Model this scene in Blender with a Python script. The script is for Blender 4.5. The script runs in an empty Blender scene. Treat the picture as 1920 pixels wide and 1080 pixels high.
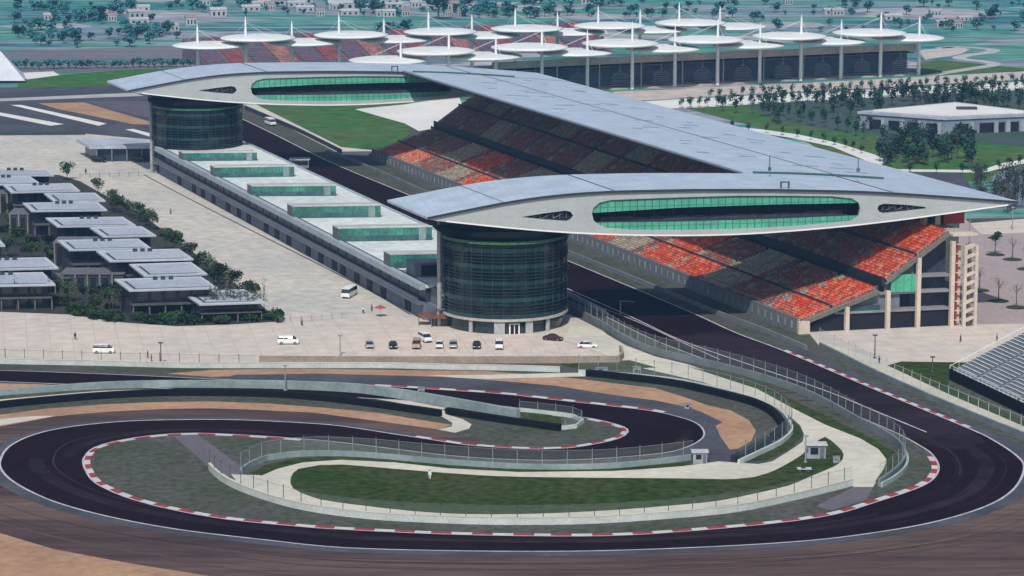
import bpy, math, random
from mathutils import Vector
from mathutils.geometry import tessellate_polygon
random.seed(7)
sc = bpy.context.scene
C = sc.collection
PI = math.pi
# ------------------------------------------------------------------ camera
CAM_H = 130.0
LENS_PX = 5600.0                       # focal length in pixels of a 1920 px wide picture
TILT = math.atan(1010.0 / LENS_PX)
cam = bpy.data.cameras.new('camera')
cam.lens = 36.0 * LENS_PX / 1920.0
cam.sensor_width = 36.0
cam.clip_start = 1.0
cam.clip_end = 12000.0
camo = bpy.data.objects.new('camera', cam)
camo.location = (0, 0, CAM_H)
camo.rotation_euler = (PI / 2 - TILT, 0, 0)
C.objects.link(camo)
sc.camera = camo
# ------------------------------------------------------------------ light
SUN_EL, SUN_AZ = math.radians(50), math.radians(186)      # azimuth measured clockwise from +Y
w = bpy.data.worlds.new('World'); sc.world = w; w.use_nodes = True
nt = w.node_tree
sky = nt.nodes.new('ShaderNodeTexSky'); sky.sky_type = 'NISHITA'; sky.sun_disc = False
sky.sun_elevation = SUN_EL; sky.sun_rotation = SUN_AZ; sky.air_density = 1.2; sky.dust_density = 2.0
bg = nt.nodes['Background']; nt.links.new(sky.outputs[0], bg.inputs[0]); bg.inputs[1].default_value = 0.105
sl = bpy.data.lights.new('sun', 'SUN'); sl.energy = 3.8; sl.angle = math.radians(0.6); sl.color = (1.0, 0.955, 0.89)
so = bpy.data.objects.new('sun', sl); C.objects.link(so)
sd = Vector((math.sin(SUN_AZ) * math.cos(SUN_EL), math.cos(SUN_AZ) * math.cos(SUN_EL), math.sin(SUN_EL)))
so.rotation_euler = sd.to_track_quat('Z', 'Y').to_euler()
so.location = (0, -200, 400)
sc.view_settings.view_transform = 'Standard'; sc.view_settings.look = 'None'
sc.view_settings.exposure = 0.0; sc.view_settings.gamma = 1.0
sc.cycles.volume_bounces = 0; sc.cycles.max_bounces = 6; sc.cycles.transparent_max_bounces = 12

# ------------------------------------------------------------------ survey: picture bearing -> place on the ground
_c, _s = math.cos(TILT), math.sin(TILT)
def ray(u, v):
    x = (u - 960) / LENS_PX; y = (v - 540) / LENS_PX
    return Vector((x, _c - y * _s, -_s - y * _c))
def G(u, v, z=0.0):
    d = ray(u, v); k = (z - CAM_H) / d.z
    return Vector((d.x * k, d.y * k, z))
def VY(u, v, y):
    d = ray(u, v); k = y / d.y
    return Vector((d.x * k, y, CAM_H + d.z * k))
def VP(u, v, o, n):                    # on the vertical plane through o with normal n
    d = ray(u, v); p = Vector((0, 0, CAM_H)); k = (o - p).dot(n) / d.dot(n)
    return p + d * k
def PX(p):
    h = CAM_H - p.z; zc = p.y * _c + h * _s
    return 960 + LENS_PX * p.x / zc, 540 + LENS_PX * (h * _c - p.y * _s) / zc

# ------------------------------------------------------------------ materials
MATS = {}
def mat(name, col, rough=0.75, var=0.12, scale=0.15, col2=None, metal=0.0, bump=0.0, spec=0.35, stretch=None, detail=4, var2=None):
    if name in MATS: return MATS[name]
    m = bpy.data.materials.new(name); m.use_nodes = True; t = m.node_tree; N = t.nodes; L = t.links
    b = N['Principled BSDF']; b.inputs['Roughness'].default_value = rough; b.inputs['Metallic'].default_value = metal
    b.inputs['Specular IOR Level'].default_value = spec
    geo = N.new('ShaderNodeNewGeometry'); mp = N.new('ShaderNodeMapping'); L.new(geo.outputs['Position'], mp.inputs[0])
    if stretch: mp.inputs['Scale'].default_value = stretch[:3]; mp.inputs['Rotation'].default_value = (0, 0, stretch[3] if len(stretch) > 3 else 0)
    n1 = N.new('ShaderNodeTexNoise'); n1.inputs['Scale'].default_value = scale; n1.inputs['Detail'].default_value = detail
    L.new(mp.outputs[0], n1.inputs[0])
    n2 = N.new('ShaderNodeTexNoise'); n2.inputs['Scale'].default_value = scale * 9; n2.inputs['Detail'].default_value = 3
    L.new(mp.outputs[0], n2.inputs[0])
    mx = N.new('ShaderNodeMix'); mx.data_type = 'RGBA'
    rp = N.new('ShaderNodeValToRGB'); rp.color_ramp.elements[0].position = 0.36; rp.color_ramp.elements[1].position = 0.64
    L.new(n1.outputs[0], rp.inputs[0]); L.new(rp.outputs[0], mx.inputs[0])
    c2 = col2 if col2 else tuple(x * (1 - 2 * var) for x in col)
    mx.inputs[6].default_value = (*col, 1); mx.inputs[7].default_value = (*c2, 1)
    mm = N.new('ShaderNodeMix'); mm.data_type = 'RGBA'; mm.blend_type = 'MULTIPLY'; mm.inputs[0].default_value = 1
    r2 = N.new('ShaderNodeMapRange'); v2 = var if var2 is None else var2
    r2.inputs[1].default_value = .3; r2.inputs[2].default_value = .7
    r2.inputs[3].default_value = 1 - v2 * 1.4; r2.inputs[4].default_value = 1 + v2 * 1.1
    L.new(n2.outputs[0], r2.inputs[0]); L.new(mx.outputs[2], mm.inputs[6]); L.new(r2.outputs[0], mm.inputs[7])
    L.new(mm.outputs[2], b.inputs['Base Color'])
    if bump:
        bp = N.new('ShaderNodeBump'); bp.inputs['Strength'].default_value = bump; bp.inputs['Distance'].default_value = .3
        L.new(n2.outputs[0], bp.inputs['Height']); L.new(bp.outputs[0], b.inputs['Normal'])
    MATS[name] = m
    return m
def grid_mat(name, col, line, dirv, sx, sz, wx=.06, wz=.06, rough=.5, metal=0.0, var=.06, spec=.4, dir2=(0, 0, 1), **kw):
    """panel grid: joints every sx metres along dirv and every sz metres of height"""
    m = mat(name, col, rough, var, kw.pop('scale', .2), metal=metal, spec=spec, **kw); t = m.node_tree; N = t.nodes; L = t.links
    b = N['Principled BSDF']; src = b.inputs['Base Color'].links[0].from_socket
    geo = N.new('ShaderNodeNewGeometry')
    def joints(vec, step, wd):
        dt = N.new('ShaderNodeVectorMath'); dt.operation = 'DOT_PRODUCT'; L.new(geo.outputs['Position'], dt.inputs[0]); dt.inputs[1].default_value = vec
        a = N.new('ShaderNodeMath'); a.operation = 'MULTIPLY'; L.new(dt.outputs['Value'], a.inputs[0]); a.inputs[1].default_value = 1 / step
        f = N.new('ShaderNodeMath'); f.operation = 'FRACT'; L.new(a.outputs[0], f.inputs[0])
        g = N.new('ShaderNodeMath'); g.operation = 'LESS_THAN'; L.new(f.outputs[0], g.inputs[0]); g.inputs[1].default_value = wd
        return g.outputs[0]
    j1 = joints(dirv, sx, wx); j2 = joints(dir2, sz, wz)
    mxx = N.new('ShaderNodeMath'); mxx.operation = 'MAXIMUM'; L.new(j1, mxx.inputs[0]); L.new(j2, mxx.inputs[1])
    mx = N.new('ShaderNodeMix'); mx.data_type = 'RGBA'; L.new(mxx.outputs[0], mx.inputs[0]); L.new(src, mx.inputs[6]); mx.inputs[7].default_value = (*line, 1)
    L.new(mx.outputs[2], b.inputs['Base Color'])
    return m

# ------------------------------------------------------------------ mesh helpers
class MB:
    def __init__(s): s.v = []; s.f = []; s.m = []; s.c = []
    def face(s, pts, mi=0, col=None):
        i = len(s.v); s.v += [tuple(p) for p in pts]; s.f.append(tuple(range(i, i + len(pts)))); s.m.append(mi); s.c.append(col)
    def mesh(s, vs, fs, mi=0, col=None):
        i = len(s.v); s.v += [tuple(p) for p in vs]
        for f in fs: s.f.append(tuple(k + i for k in f)); s.m.append(mi); s.c.append(col)
    def box(s, o, a, b, c, mi=0, col=None):            # corner o, edge vectors a, b, c
        o, a, b, c = map(Vector, (o, a, b, c))
        vs = [o, o + a, o + a + b, o + b, o + c, o + a + c, o + a + b + c, o + b + c]
        s.mesh(vs, [(0, 3, 2, 1), (4, 5, 6, 7), (0, 1, 5, 4), (1, 2, 6, 5), (2, 3, 7, 6), (3, 0, 4, 7)], mi, col)
    def bx(s, x0, x1, y0, y1, z0, z1, mi=0, col=None): s.box((x0, y0, z0), (x1 - x0, 0, 0), (0, y1 - y0, 0), (0, 0, z1 - z0), mi, col)
    def prism(s, poly, z0, z1, mi=0, top=None):        # convex or concave plan polygon
        n = len(poly); vs = [(p[0], p[1], z0) for p in poly] + [(p[0], p[1], z1) for p in poly]
        s.mesh(vs, [(i, (i + 1) % n, n + (i + 1) % n, n + i) for i in range(n)], mi)
        s.mesh(vs, [tuple(range(n, 2 * n))], mi if top is None else top); s.mesh(vs, [tuple(reversed(range(n)))], mi)
    def tube(s, p, q, r, n=6, r2=None, mi=0, cap=True):
        p, q = Vector(p), Vector(q); d = (q - p).normalized(); r2 = r if r2 is None else r2
        a = d.cross(Vector((0, 0, 1)) if abs(d.z) < .9 else Vector((1, 0, 0))).normalized(); b = d.cross(a)
        vs = []
        for k in range(n):
            t = 2 * PI * k / n; e = a * math.cos(t) + b * math.sin(t); vs += [p + e * r, q + e * r2]
        fs = [(2 * k, 2 * ((k + 1) % n), 2 * ((k + 1) % n) + 1, 2 * k + 1) for k in range(n)]
        if cap: fs += [tuple(range(2 * n - 2, -1, -2)), tuple(range(1, 2 * n, 2))]
        s.mesh(vs, fs, mi)
    def lathe(s, prof, n=24, mi=0, c=(0, 0), sx=1, sy=1):
        vs = []; k = len(prof)
        for i in range(n):
            t = 2 * PI * i / n
            for r, z in prof: vs.append((c[0] + r * math.cos(t) * sx, c[1] + r * math.sin(t) * sy, z))
        fs = []
        for i in range(n):
            j = (i + 1) % n
            for q in range(k - 1): fs.append((i * k + q, j * k + q, j * k + q + 1, i * k + q + 1))
        s.mesh(vs, fs, mi)
    def build(s, name, mats, parent=None, smooth=False, bevel=0):
        me = bpy.data.meshes.new(name); me.from_pydata(s.v, [], s.f)
        if not isinstance(mats, (list, tuple)): mats = [mats]
        for m in mats: me.materials.append(m)
        if len(mats) > 1: me.polygons.foreach_set('material_index', s.m)
        if any(c is not None for c in s.c):
            at = me.attributes.new('tint', 'FLOAT_COLOR', 'FACE')
            at.data.foreach_set('color', [x for c in s.c for x in (*(c or (1, 1, 1)), 1)])
        if smooth: me.polygons.foreach_set('use_smooth', [True] * len(s.f))
        me.update()
        o = bpy.data.objects.new(name, me); C.objects.link(o)
        if parent is not None: adopt(o, parent)
        if bevel:
            b = o.modifiers.new('bevel', 'BEVEL'); b.width = bevel; b.segments = 2; b.limit_method = 'ANGLE'
        return o
def adopt(o, parent):
    o.parent = parent
    o.matrix_parent_inverse = parent.matrix_world.inverted()
def tag(o, label=None, cat=None, group=None, kind=None):
    if label: o['label'] = label
    if cat: o['category'] = cat
    if group: o['group'] = group
    if kind: o['kind'] = kind
    return o
def thing(name, label, cat, group=None, loc=(0, 0, 0), rz=0):
    o = bpy.data.objects.new(name, None); o.empty_display_size = .5; o.location = loc; o.rotation_euler.z = rz
    C.objects.link(o); tag(o, label, cat, group)
    from mathutils import Matrix
    o.matrix_world = Matrix.Translation(Vector(loc)) @ Matrix.Rotation(rz, 4, 'Z')
    return o
def lpart(mb, name, mats, parent, **k):                # a part whose mesh is already in its thing's own coordinates
    o = mb.build(name, mats, None, **k); o.parent = parent
    return o
KIDS = {}
def copy_tree(o, loc, rz=0, label=None, group=None, scale=None):
    c = o.copy(); C.objects.link(c); c.location = loc; c.rotation_euler.z = rz
    if scale: c.scale = scale if isinstance(scale, (tuple, list)) else (scale,) * 3
    if label: c['label'] = label
    if group: c['group'] = group
    def rec(a, b):
        for ch in a.children:
            d = ch.copy(); C.objects.link(d); d.parent = b; rec(ch, d)
    rec(o, c)
    return c
def stepped(P_, l0, l1, n, d0, dd, z0, dz, h=.5):      # one connected stepped sheet: a block of bench rows
    mb = MB(); vs = []
    for r in range(n): z = z0 + r * dz; vs += [P_(l0, d0 + r * dd, z), P_(l1, d0 + r * dd, z), P_(l0, d0 + r * dd, z + h), P_(l1, d0 + r * dd, z + h), P_(l0, d0 + r * dd + abs(dd) * .5, z + h), P_(l1, d0 + r * dd + abs(dd) * .5, z + h)]
    k = len(vs) // 2; mb.mesh(vs, [(2 * i, 2 * i + 1, 2 * i + 3, 2 * i + 2) for i in range(k - 1)]); return mb
ORD = ['first', 'second', 'third', 'fourth', 'fifth', 'sixth', 'seventh', 'eighth', 'ninth', 'tenth', 'eleventh', 'twelfth', 'thirteenth', 'fourteenth', 'fifteenth', 'sixteenth']
def smooth(pts, closed=False, step=3.0):               # Catmull-Rom through the surveyed points
    n = len(pts); out = []
    rng = range(n if closed else n - 1)
    for i in rng:
        g = lambda k: pts[k % n] if closed else pts[max(0, min(n - 1, k))]
        a, b, c, d = g(i - 1), g(i), g(i + 1), g(i + 2)
        m = max(1, min(24, int((c - b).length / step)))
        for j in range(m):
            t = j / m
            out.append(0.5 * ((2 * b) + (c - a) * t + (2 * a - 5 * b + 4 * c - d) * t * t + (3 * b - a - 3 * c + d) * t ** 3))
    if not closed: out.append(pts[-1])
    return out
def resample(line, step):
    out = [line[0]]; acc = 0
    for a, b in zip(line, line[1:]):
        L = (b - a).length
        if L < 1e-6: continue
        t = step - acc
        while t <= L: out.append(a + (b - a) * (t / L)); t += step
        acc = (acc + L) % step
    return out
def offs(line, d, closed=False):                       # offset to the left of travel
    out = []; n = len(line)
    for i, p in enumerate(line):
        a = line[(i - 1) % n] if closed or i > 0 else line[0]; b = line[(i + 1) % n] if closed or i < n - 1 else line[-1]
        t = (b - a); t.z = 0; t.normalize(); out.append(p + Vector((-t.y, t.x, 0)) * d)
    return out
def W(px, z=0): return [G(u, v, z) for u, v in px]
def area(name, px, m, z, closed_smooth=True, step=3.0, world=False):
    pts = px if world else W(px)
    if closed_smooth: pts = smooth(pts, True, step)
    pts = [Vector((p.x, p.y, z)) for p in pts]
    mb = MB(); tris = tessellate_polygon([pts]); mb.mesh(pts, [tuple(t) for t in tris])
    o = mb.build(name, m); 
    # all triangles face up
    import bmesh
    bm = bmesh.new(); bm.from_mesh(o.data)
    for f in bm.faces:
        if f.normal.z < 0: f.normal_flip()
    bm.to_mesh(o.data); bm.free()
    tag(o, kind='structure'); return o
def strip(name, line, d0, d1, z, m, kind='structure'):
    a, b = offs(line, d0), offs(line, d1); mb = MB()
    vs = [Vector((p.x, p.y, z)) for p in a] + [Vector((p.x, p.y, z)) for p in b]; n = len(a)
    mb.mesh(vs, [(i, i + 1, n + i + 1, n + i) for i in range(n - 1)])
    o = mb.build(name, m); tag(o, kind=kind); return o
def kerb(line, d0, d1, z, blk=3.4):
    line = resample(line, .7); a, b = offs(line, d0), offs(line, d1); mb = MB()
    for i in range(len(a) - 1):
        mi = int(i * .7 / blk) % 2
        mb.face([(a[i].x, a[i].y, z), (a[i + 1].x, a[i + 1].y, z), (b[i + 1].x, b[i + 1].y, z + .06), (b[i].x, b[i].y, z + .06)], mi)
        mb.face([(b[i].x, b[i].y, z + .06), (b[i + 1].x, b[i + 1].y, z + .06), (b[i + 1].x, b[i + 1].y, 0), (b[i].x, b[i].y, 0)], mi)
    o = mb.build('kerb', [M_kerbw, M_kerbr]); tag(o, kind='structure'); return o
# ------------------------------------------------------------------ palette
M_track = mat('track_asphalt', (.014, .0045, .008), .82, .18, .05, col2=(.009, .003, .005), stretch=(1, 1, 1), spec=.03)
M_track2 = mat('straight_asphalt', (.027, .017, .024), .85, .25, .035, stretch=(.25, 1.6, 1, .2), spec=.03, var2=.25)
M_runoff = mat('runoff_asphalt', (.125, .083, .070), .85, .1, .06, col2=(.052, .032, .033), stretch=(.12, 1, 1, 0), var2=.22, spec=.15)
M_grey = mat('grey_asphalt', (.075, .078, .095), .85, .12, .07, col2=(.05, .05, .062), spec=.15)
M_verge = mat('verge', (.055, .066, .042), .9, .15, .07, col2=(.08, .08, .074), bump=.3, var2=.25, spec=.1)
M_verged = mat('dark_verge', (.028, .045, .022), .9, .15, .06, col2=(.05, .055, .045), bump=.3, var2=.3, spec=.1)
M_grass = mat('infield_grass', (.026, .050, .008), .95, .2, .06, col2=(.044, .056, .018), bump=.4, var2=.35, spec=.05)
M_grassl = mat('bright_grass', (.04, .13, .03), .95, .15, .02, col2=(.075, .12, .045), bump=.3, var2=.2, spec=.05)
M_gravel = mat('gravel', (.39, .245, .15), .95, .08, .06, col2=(.3, .185, .12), bump=.4, var2=.12, spec=.08)
M_conc = grid_mat('plaza_concrete', (.55, .475, .41), (.42, .37, .32), (.98, .17, 0), 5.0, 5.0, .035, .035, .85, 0, .07, .2, dir2=(-.17, .98, 0), scale=.03, col2=(.49, .445, .40), var2=.09)
M_path = mat('path_concrete', (.56, .53, .44), .85, .06, .05, col2=(.47, .45, .39), var2=.08, spec=.2)
M_yard = grid_mat('yard_concrete', (.50, .465, .41), (.38, .36, .32), (.93, .36, 0), 6.0, 6.0, .03, .03, .85, 0, .08, .2, dir2=(-.36, .93, 0), scale=.035, col2=(.42, .415, .385), var2=.13)
M_pale = mat('pale_concrete', (.66, .65, .62), .85, .05, .05, var2=.05, spec=.2)
M_kerbw = mat('kerb_white', (.52, .5, .49), .6, .08, .5); M_kerbr = mat('kerb_red', (.32, .035, .035), .6, .15, .5)
M_line = mat('line_paint', (.5, .48, .52), .6, .15, .4)
M_tyre = mat('tyre_black', (.008, .008, .010), .8, .3, 1.2, bump=.5, spec=.1)
M_rail = mat('barrier_teal', (.33, .42, .40), .6, .1, .3, col2=(.24, .33, .32))
M_railw = mat('barrier_pale', (.52, .56, .54), .6, .1, .3, col2=(.42, .47, .45))
M_steel = mat('galvanised_steel', (.33, .36, .4), .45, .1, 1, metal=.6)
M_white = mat('white_metal', (.82, .83, .82), .4, .04, .5)
M_red = mat('red_panel', (.42, .03, .03), .5, .1, .3)
M_brown = mat('brown_wall', (.34, .26, .2), .85, .12, .2, col2=(.24, .22, .18))
M_pinkpave = mat('pink_paving', (.36, .28, .27), .85, .1, .08, col2=(.3, .26, .26), var2=.1)
M_water = mat('pond_water', (.10, .13, .18), .15, .05, .05, spec=.5)
M_road = mat('far_road', (.17, .18, .21), .85, .1, .02, spec=.2)
M_roadl = mat('far_road_pale', (.42, .42, .42), .85, .1, .02, spec=.2)

# ------------------------------------------------------------------ ground: one sheet to the horizon
def ground_mat():
    m = bpy.data.materials.new('fields'); m.use_nodes = True; t = m.node_tree; N = t.nodes; L = t.links
    b = N['Principled BSDF']; b.inputs['Roughness'].default_value = .95; b.inputs['Specular IOR Level'].default_value = .05
    g = N.new('ShaderNodeNewGeometry'); mp = N.new('ShaderNodeMapping'); mp.inputs['Scale'].default_value = (.012, .022, 1); mp.inputs['Rotation'].default_value = (0, 0, .25)
    L.new(g.outputs['Position'], mp.inputs[0])
    ns = N.new('ShaderNodeTexNoise'); ns.inputs['Scale'].default_value = 1.2; ns.inputs['Detail'].default_value = 2; L.new(mp.outputs[0], ns.inputs[0])
    ad = N.new('ShaderNodeVectorMath'); ad.operation = 'MULTIPLY_ADD'; ad.inputs[1].default_value = (.35, .35, 0); L.new(ns.outputs['Color'], ad.inputs[0]); L.new(mp.outputs[0], ad.inputs[2])
    vo = N.new('ShaderNodeTexVoronoi'); vo.distance = 'CHEBYCHEV'; vo.inputs['Scale'].default_value = 1.5; vo.voronoi_dimensions = '2D'; L.new(ad.outputs[0], vo.inputs['Vector'])
    sp = N.new('ShaderNodeSeparateColor'); L.new(vo.outputs['Color'], sp.inputs[0])
    r = N.new('ShaderNodeValToRGB'); L.new(sp.outputs[0], r.inputs[0]); r.color_ramp.interpolation = 'CONSTANT'
    cols = [(0, (.045, .18, .19)), (.2, (.06, .22, .19)), (.36, (.14, .20, .24)), (.5, (.04, .15, .17)), (.62, (.22, .25, .29)), (.76, (.06, .22, .16)), (.86, (.32, .32, .34))]  # teal and blue-grey tones paint distance haze into the fields
    e = r.color_ramp.elements; e[0].position = 0; e[0].color = (*cols[0][1], 1); e[1].position = cols[1][0]; e[1].color = (*cols[1][1], 1)
    for p, c in cols[2:]:
        k = e.new(p); k.color = (*c, 1)
    n2 = N.new('ShaderNodeTexNoise'); n2.inputs['Scale'].default_value = .09; n2.inputs['Detail'].default_value = 5
    m3 = N.new('ShaderNodeMapping'); m3.inputs['Scale'].default_value = (.6, 1.4, 1); L.new(g.outputs['Position'], m3.inputs[0]); L.new(m3.outputs[0], n2.inputs[0])
    mr = N.new('ShaderNodeMapRange'); mr.inputs[1].default_value = .3; mr.inputs[2].default_value = .7; mr.inputs[3].default_value = .5; mr.inputs[4].default_value = 1.45; L.new(n2.outputs[0], mr.inputs[0])
    mm = N.new('ShaderNodeMix'); mm.data_type = 'RGBA'; mm.blend_type = 'MULTIPLY'; mm.inputs[0].default_value = 1; L.new(r.outputs[0], mm.inputs[6]); L.new(mr.outputs[0], mm.inputs[7])
    m4 = N.new('ShaderNodeMapping'); m4.inputs['Scale'].default_value = (.0035, .05, 1); m4.inputs['Rotation'].default_value = (0, 0, .06); L.new(g.outputs['Position'], m4.inputs[0])
    n4 = N.new('ShaderNodeTexNoise'); n4.inputs['Scale'].default_value = 1.6; n4.inputs['Detail'].default_value = 5; n4.inputs['Roughness'].default_value = .7; L.new(m4.outputs[0], n4.inputs[0])
    r4 = N.new('ShaderNodeMapRange'); r4.inputs[1].default_value = .5; r4.inputs[2].default_value = .66; L.new(n4.outputs[0], r4.inputs[0])
    m5 = N.new('ShaderNodeMix'); m5.data_type = 'RGBA'; L.new(r4.outputs[0], m5.inputs[0]); L.new(mm.outputs[2], m5.inputs[6]); m5.inputs[7].default_value = (.27, .29, .33, 1)
    L.new(m5.outputs[2], b.inputs['Base Color'])
    return m
mb = MB(); mb.face([(-3000, -300, 0), (3000, -300, 0), (3000, 5000, 0), (-3000, 5000, 0)]); tag(mb.build('ground', ground_mat()), kind='structure')

area('circuit_ground', [(440, 190), (900, 230), (1500, 415), (2400, 400), (2400, 1300), (-900, 1300), (-900, 262), (430, 262)], M_verge, .01, False)
# circuit infield and surroundings (heights a few centimetres apart)
area('circuit_verge', [(-400, 665), (0, 668), (500, 672), (1160, 668), (1100, 600), (1000, 520), (700, 350), (450, 200), (430, 180), (520, 180), (760, 262), (1500, 640), (1920, 800), (2300, 960), (2300, 1300), (-400, 1300)], M_verge, .02, False)
area('runoff', [(-500, 800), (-200, 800), (-60, 797), (60, 788), (104, 781), (156, 776), (208, 772), (312, 767), (396, 766), (483, 769), (587, 774), (671, 785), (796, 802), (830, 812), (900, 822), (900, 870), (600, 870), (180, 900), (170, 940), (600, 1000), (900, 1012), (1300, 1010), (1600, 980), (1800, 920), (1900, 860), (1960, 850), (2300, 900), (2400, 1300), (-500, 1300)], M_runoff, .04, False)
area('runoff', [(1500, 652), (1560, 680), (1920, 838), (2100, 930), (2100, 1000), (1900, 880), (1760, 800), (1440, 650)], M_grey, .042, False)
area('runoff', [(400, 703), (608, 701), (800, 706), (955, 716), (1044, 724), (1133, 736), (1200, 741), (1228, 751), (1290, 762), (1318, 772), (1363, 795), (1342, 799), (1352, 821), (1368, 843), (1400, 850), (1360, 868), (1290, 864), (1250, 850), (1318, 815), (1100, 760), (640, 724), (440, 713)], M_grey, .04, False)
area('gravel_trap', [(-300, 830), (-60, 778), (0, 778), (83, 767), (187, 759), (271, 755), (396, 753), (504, 757), (608, 765), (712, 775), (796, 789), (848, 797), (822, 806), (796, 802), (671, 785), (587, 774), (483, 769), (396, 766), (312, 767), (208, 772), (156, 776), (104, 781), (0, 800), (-60, 815)], M_gravel, .05, False)
area('gravel_trap', [(312, 701), (396, 694), (504, 692), (608, 692), (796, 695), (911, 696), (990, 702), (1089, 711), (1150, 719), (1228, 728), (1280, 744), (1326, 760), (1370, 770), (1404, 788), (1417, 808), (1409, 827), (1383, 842), (1368, 843), (1352, 821), (1342, 799), (1355, 792), (1318, 774), (1290, 764), (1228, 751), (1150, 741), (1044, 724), (955, 716), (850, 708), (796, 706), (608, 701), (442, 703), (429, 706), (396, 707)], M_gravel, .05, False)
area('gravel_trap', [(-500, 850), (-200, 930), (-60, 978), (0, 1000), (100, 1030), (250, 1058), (390, 1080), (700, 1140), (700, 1300), (-500, 1300)], M_gravel, .05, False)
area('gravel_trap', [(-300, 735), (-100, 722), (0, 719), (80, 721), (150, 726), (60, 734), (-20, 738), (-200, 752)], M_gravel, .05, False)
area('service_path', [(-60, 798), (-100, 790), (0, 786), (60, 781), (104, 780), (50, 790), (0, 798)], M_path, .06, False)
area('service_path', [(800, 704), (911, 703), (1098, 699), (1100, 706), (911, 711), (860, 709)], M_path, .06, False)
area('service_path', [(800, 761), (829, 766), (838, 778), (867, 786), (884, 796), (880, 804), (853, 812), (822, 806), (847, 800), (848, 793), (829, 782), (812, 770)], M_path, .062, False)
strip('service_path', smooth(W([(-160, 775), (-50, 760), (0, 753), (100, 744), (200, 736), (310, 733), (400, 732), (540, 732), (620, 737), (720, 748), (800, 763), (829, 768)])), -1.2, 1.6, .06, M_path)
# track
INV = 1
A = [(440, 217), (515, 253), (618, 304), (773, 369), (1070, 492), (1280, 580), (1380, 625), (1467, 658), (1640, 731), (1813, 803), (1863, 827), (1907, 857), (1919, 880), (1899, 918), (1847, 950), (1747, 980), (1613, 1003), (1480, 1017), (1280, 1028), (1073, 1034), (840, 1033), (640, 1027), (500, 1013), (333, 993), (200, 968), (100, 940), (33, 908), (5, 883), (2, 863), (20, 837), (67, 815), (133, 801), (233, 791), (333, 788), (433, 788), (533, 792), (633, 799), (740, 815), (807, 825), (873, 835), (940, 840), (1007, 843), (1073, 840), (1123, 832), (1160, 823), (1178, 811), (1170, 801), (1140, 792), (1107, 785), (1040, 776), (940, 762), (840, 757), (740, 750), (600, 743), (400, 733), (200, 724), (0, 716), (-300, 706)]
B = [(-300, 690), (0, 695), (200, 702), (400, 711), (640, 721), (740, 726), (840, 732), (940, 739), (1040, 750), (1140, 761), (1223, 771), (1273, 782), (1305, 793), (1320, 807), (1320, 820), (1303, 833), (1275, 844), (1240, 851), (1140, 860), (1040, 864), (940, 862), (840, 855), (740, 843), (633, 830), (567, 824), (467, 817), (367, 813), (300, 816), (233, 825), (180, 839), (160, 857), (158, 873), (173, 900), (200, 917), (250, 937), (333, 958), (433, 975), (567, 988), (640, 993), (807, 1001), (973, 1005), (1140, 1005), (1280, 997), (1447, 982), (1563, 965), (1647, 940), (1713, 918), (1747, 900), (1759, 877), (1747, 853), (1723, 836), (1680, 813), (1580, 770), (1533, 750), (1440, 712), (1352, 685), (1230, 640), (1130, 592), (1066, 562), (770, 430), (560, 335), (400, 262), (330, 225)]
sa, sb = smooth(W(A), step=2.0), smooth(W(B), step=2.0)
def area2(name, pts, m, z): return area(name, pts, m, z, False, world=True)
area2('track', sa + sb, M_track, .08)
area('track', [(1352, 622), (1440, 650), (1640, 733), (1812, 804), (1850, 828), (1800, 845), (1735, 836), (1680, 810), (1580, 767), (1533, 746), (1440, 709), (1352, 682), (1240, 634)], M_track2, .085, False)
def seg(line, p, q):
    ip = min(range(len(line)), key=lambda i: (line[i] - G(*p)).length); iq = min(range(len(line)), key=lambda i: (line[i] - G(*q)).length)
    return line[min(ip, iq):max(ip, iq) + 1]
strip('edge_line', sa, 0.35, -.1, .1, M_line)
strip('edge_line', seg(sb, (-300, 690), (1130, 592)), .05, -.3, .1, M_line)
strip('edge_line', smooth(W([(448, 264), (620, 345), (1060, 540), (1186, 596), (1280, 640), (1407, 685), (1547, 733), (1640, 771), (1737, 811)])), -.2, .2, .1, M_line)
strip('edge_line', smooth(W([(1130, 578), (1200, 606), (1280, 643), (1350, 675)])), -.15, .15, .1, M_line)
# grey strip along the outside of the bends
strip('track_margin', seg(sa, (1863, 827), (2, 863)), .3, 3.0, .07, M_grey)
strip('track_margin', seg(sa, (2, 863), (873, 835)), .3, 2.0, .07, M_grey)
# infield verge inside the left and right bends
v_ = seg(sb, (1140, 860), (1533, 750)) + W([(1470, 775), (1480, 800), (1462, 835), (1400, 868), (1300, 862)])
area2('infield_verge', v_, M_verge, .045)
# rubber streaks following the bend across the run-off, and a worn line on the track
rk = random.Random(8)
M_rub = [mat('rubber_streak', (.045, .028, .028), .85, .2, .3, stretch=(.1, .5, 1), spec=.05), mat('dust_streak', (.14, .10, .085), .9, .2, .3, stretch=(.1, .5, 1), spec=.05), mat('rubber_faint', (.072, .048, .044), .9, .2, .3, spec=.05)]
base_ = seg(sa, (1863, 827), (3, 863))
for k in range(34):
    i0 = rk.randrange(0, len(base_) - 60); i1 = min(len(base_) - 1, i0 + rk.randrange(25, 110)); d = 3.4 + 30 * rk.random(); w_ = .12 + .5 * rk.random() ** 2; dr = rk.uniform(-4, 4)
    ln_ = base_[i0:i1 + 1]; n_ = len(ln_); o1, o2 = offs(ln_, 1.0), ln_; mb = MB()
    P1 = []; P2 = []
    for q in range(n_):
        nn_ = o1[q] - o2[q]; dd = d + dr * (q / n_); ww = w_ * math.sin(PI * (q + .5) / n_) + .03
        a = ln_[q] + nn_ * dd; b = ln_[q] + nn_ * (dd + ww); P1.append((a.x, a.y, .0435 + .00015 * k)); P2.append((b.x, b.y, .0435 + .00015 * k))
    mb.mesh(P1 + P2, [(q, q + 1, n_ + q + 1, n_ + q) for q in range(n_ - 1)]); tag(mb.build('tyre_mark', M_rub[k % 3]), kind='structure')
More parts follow.
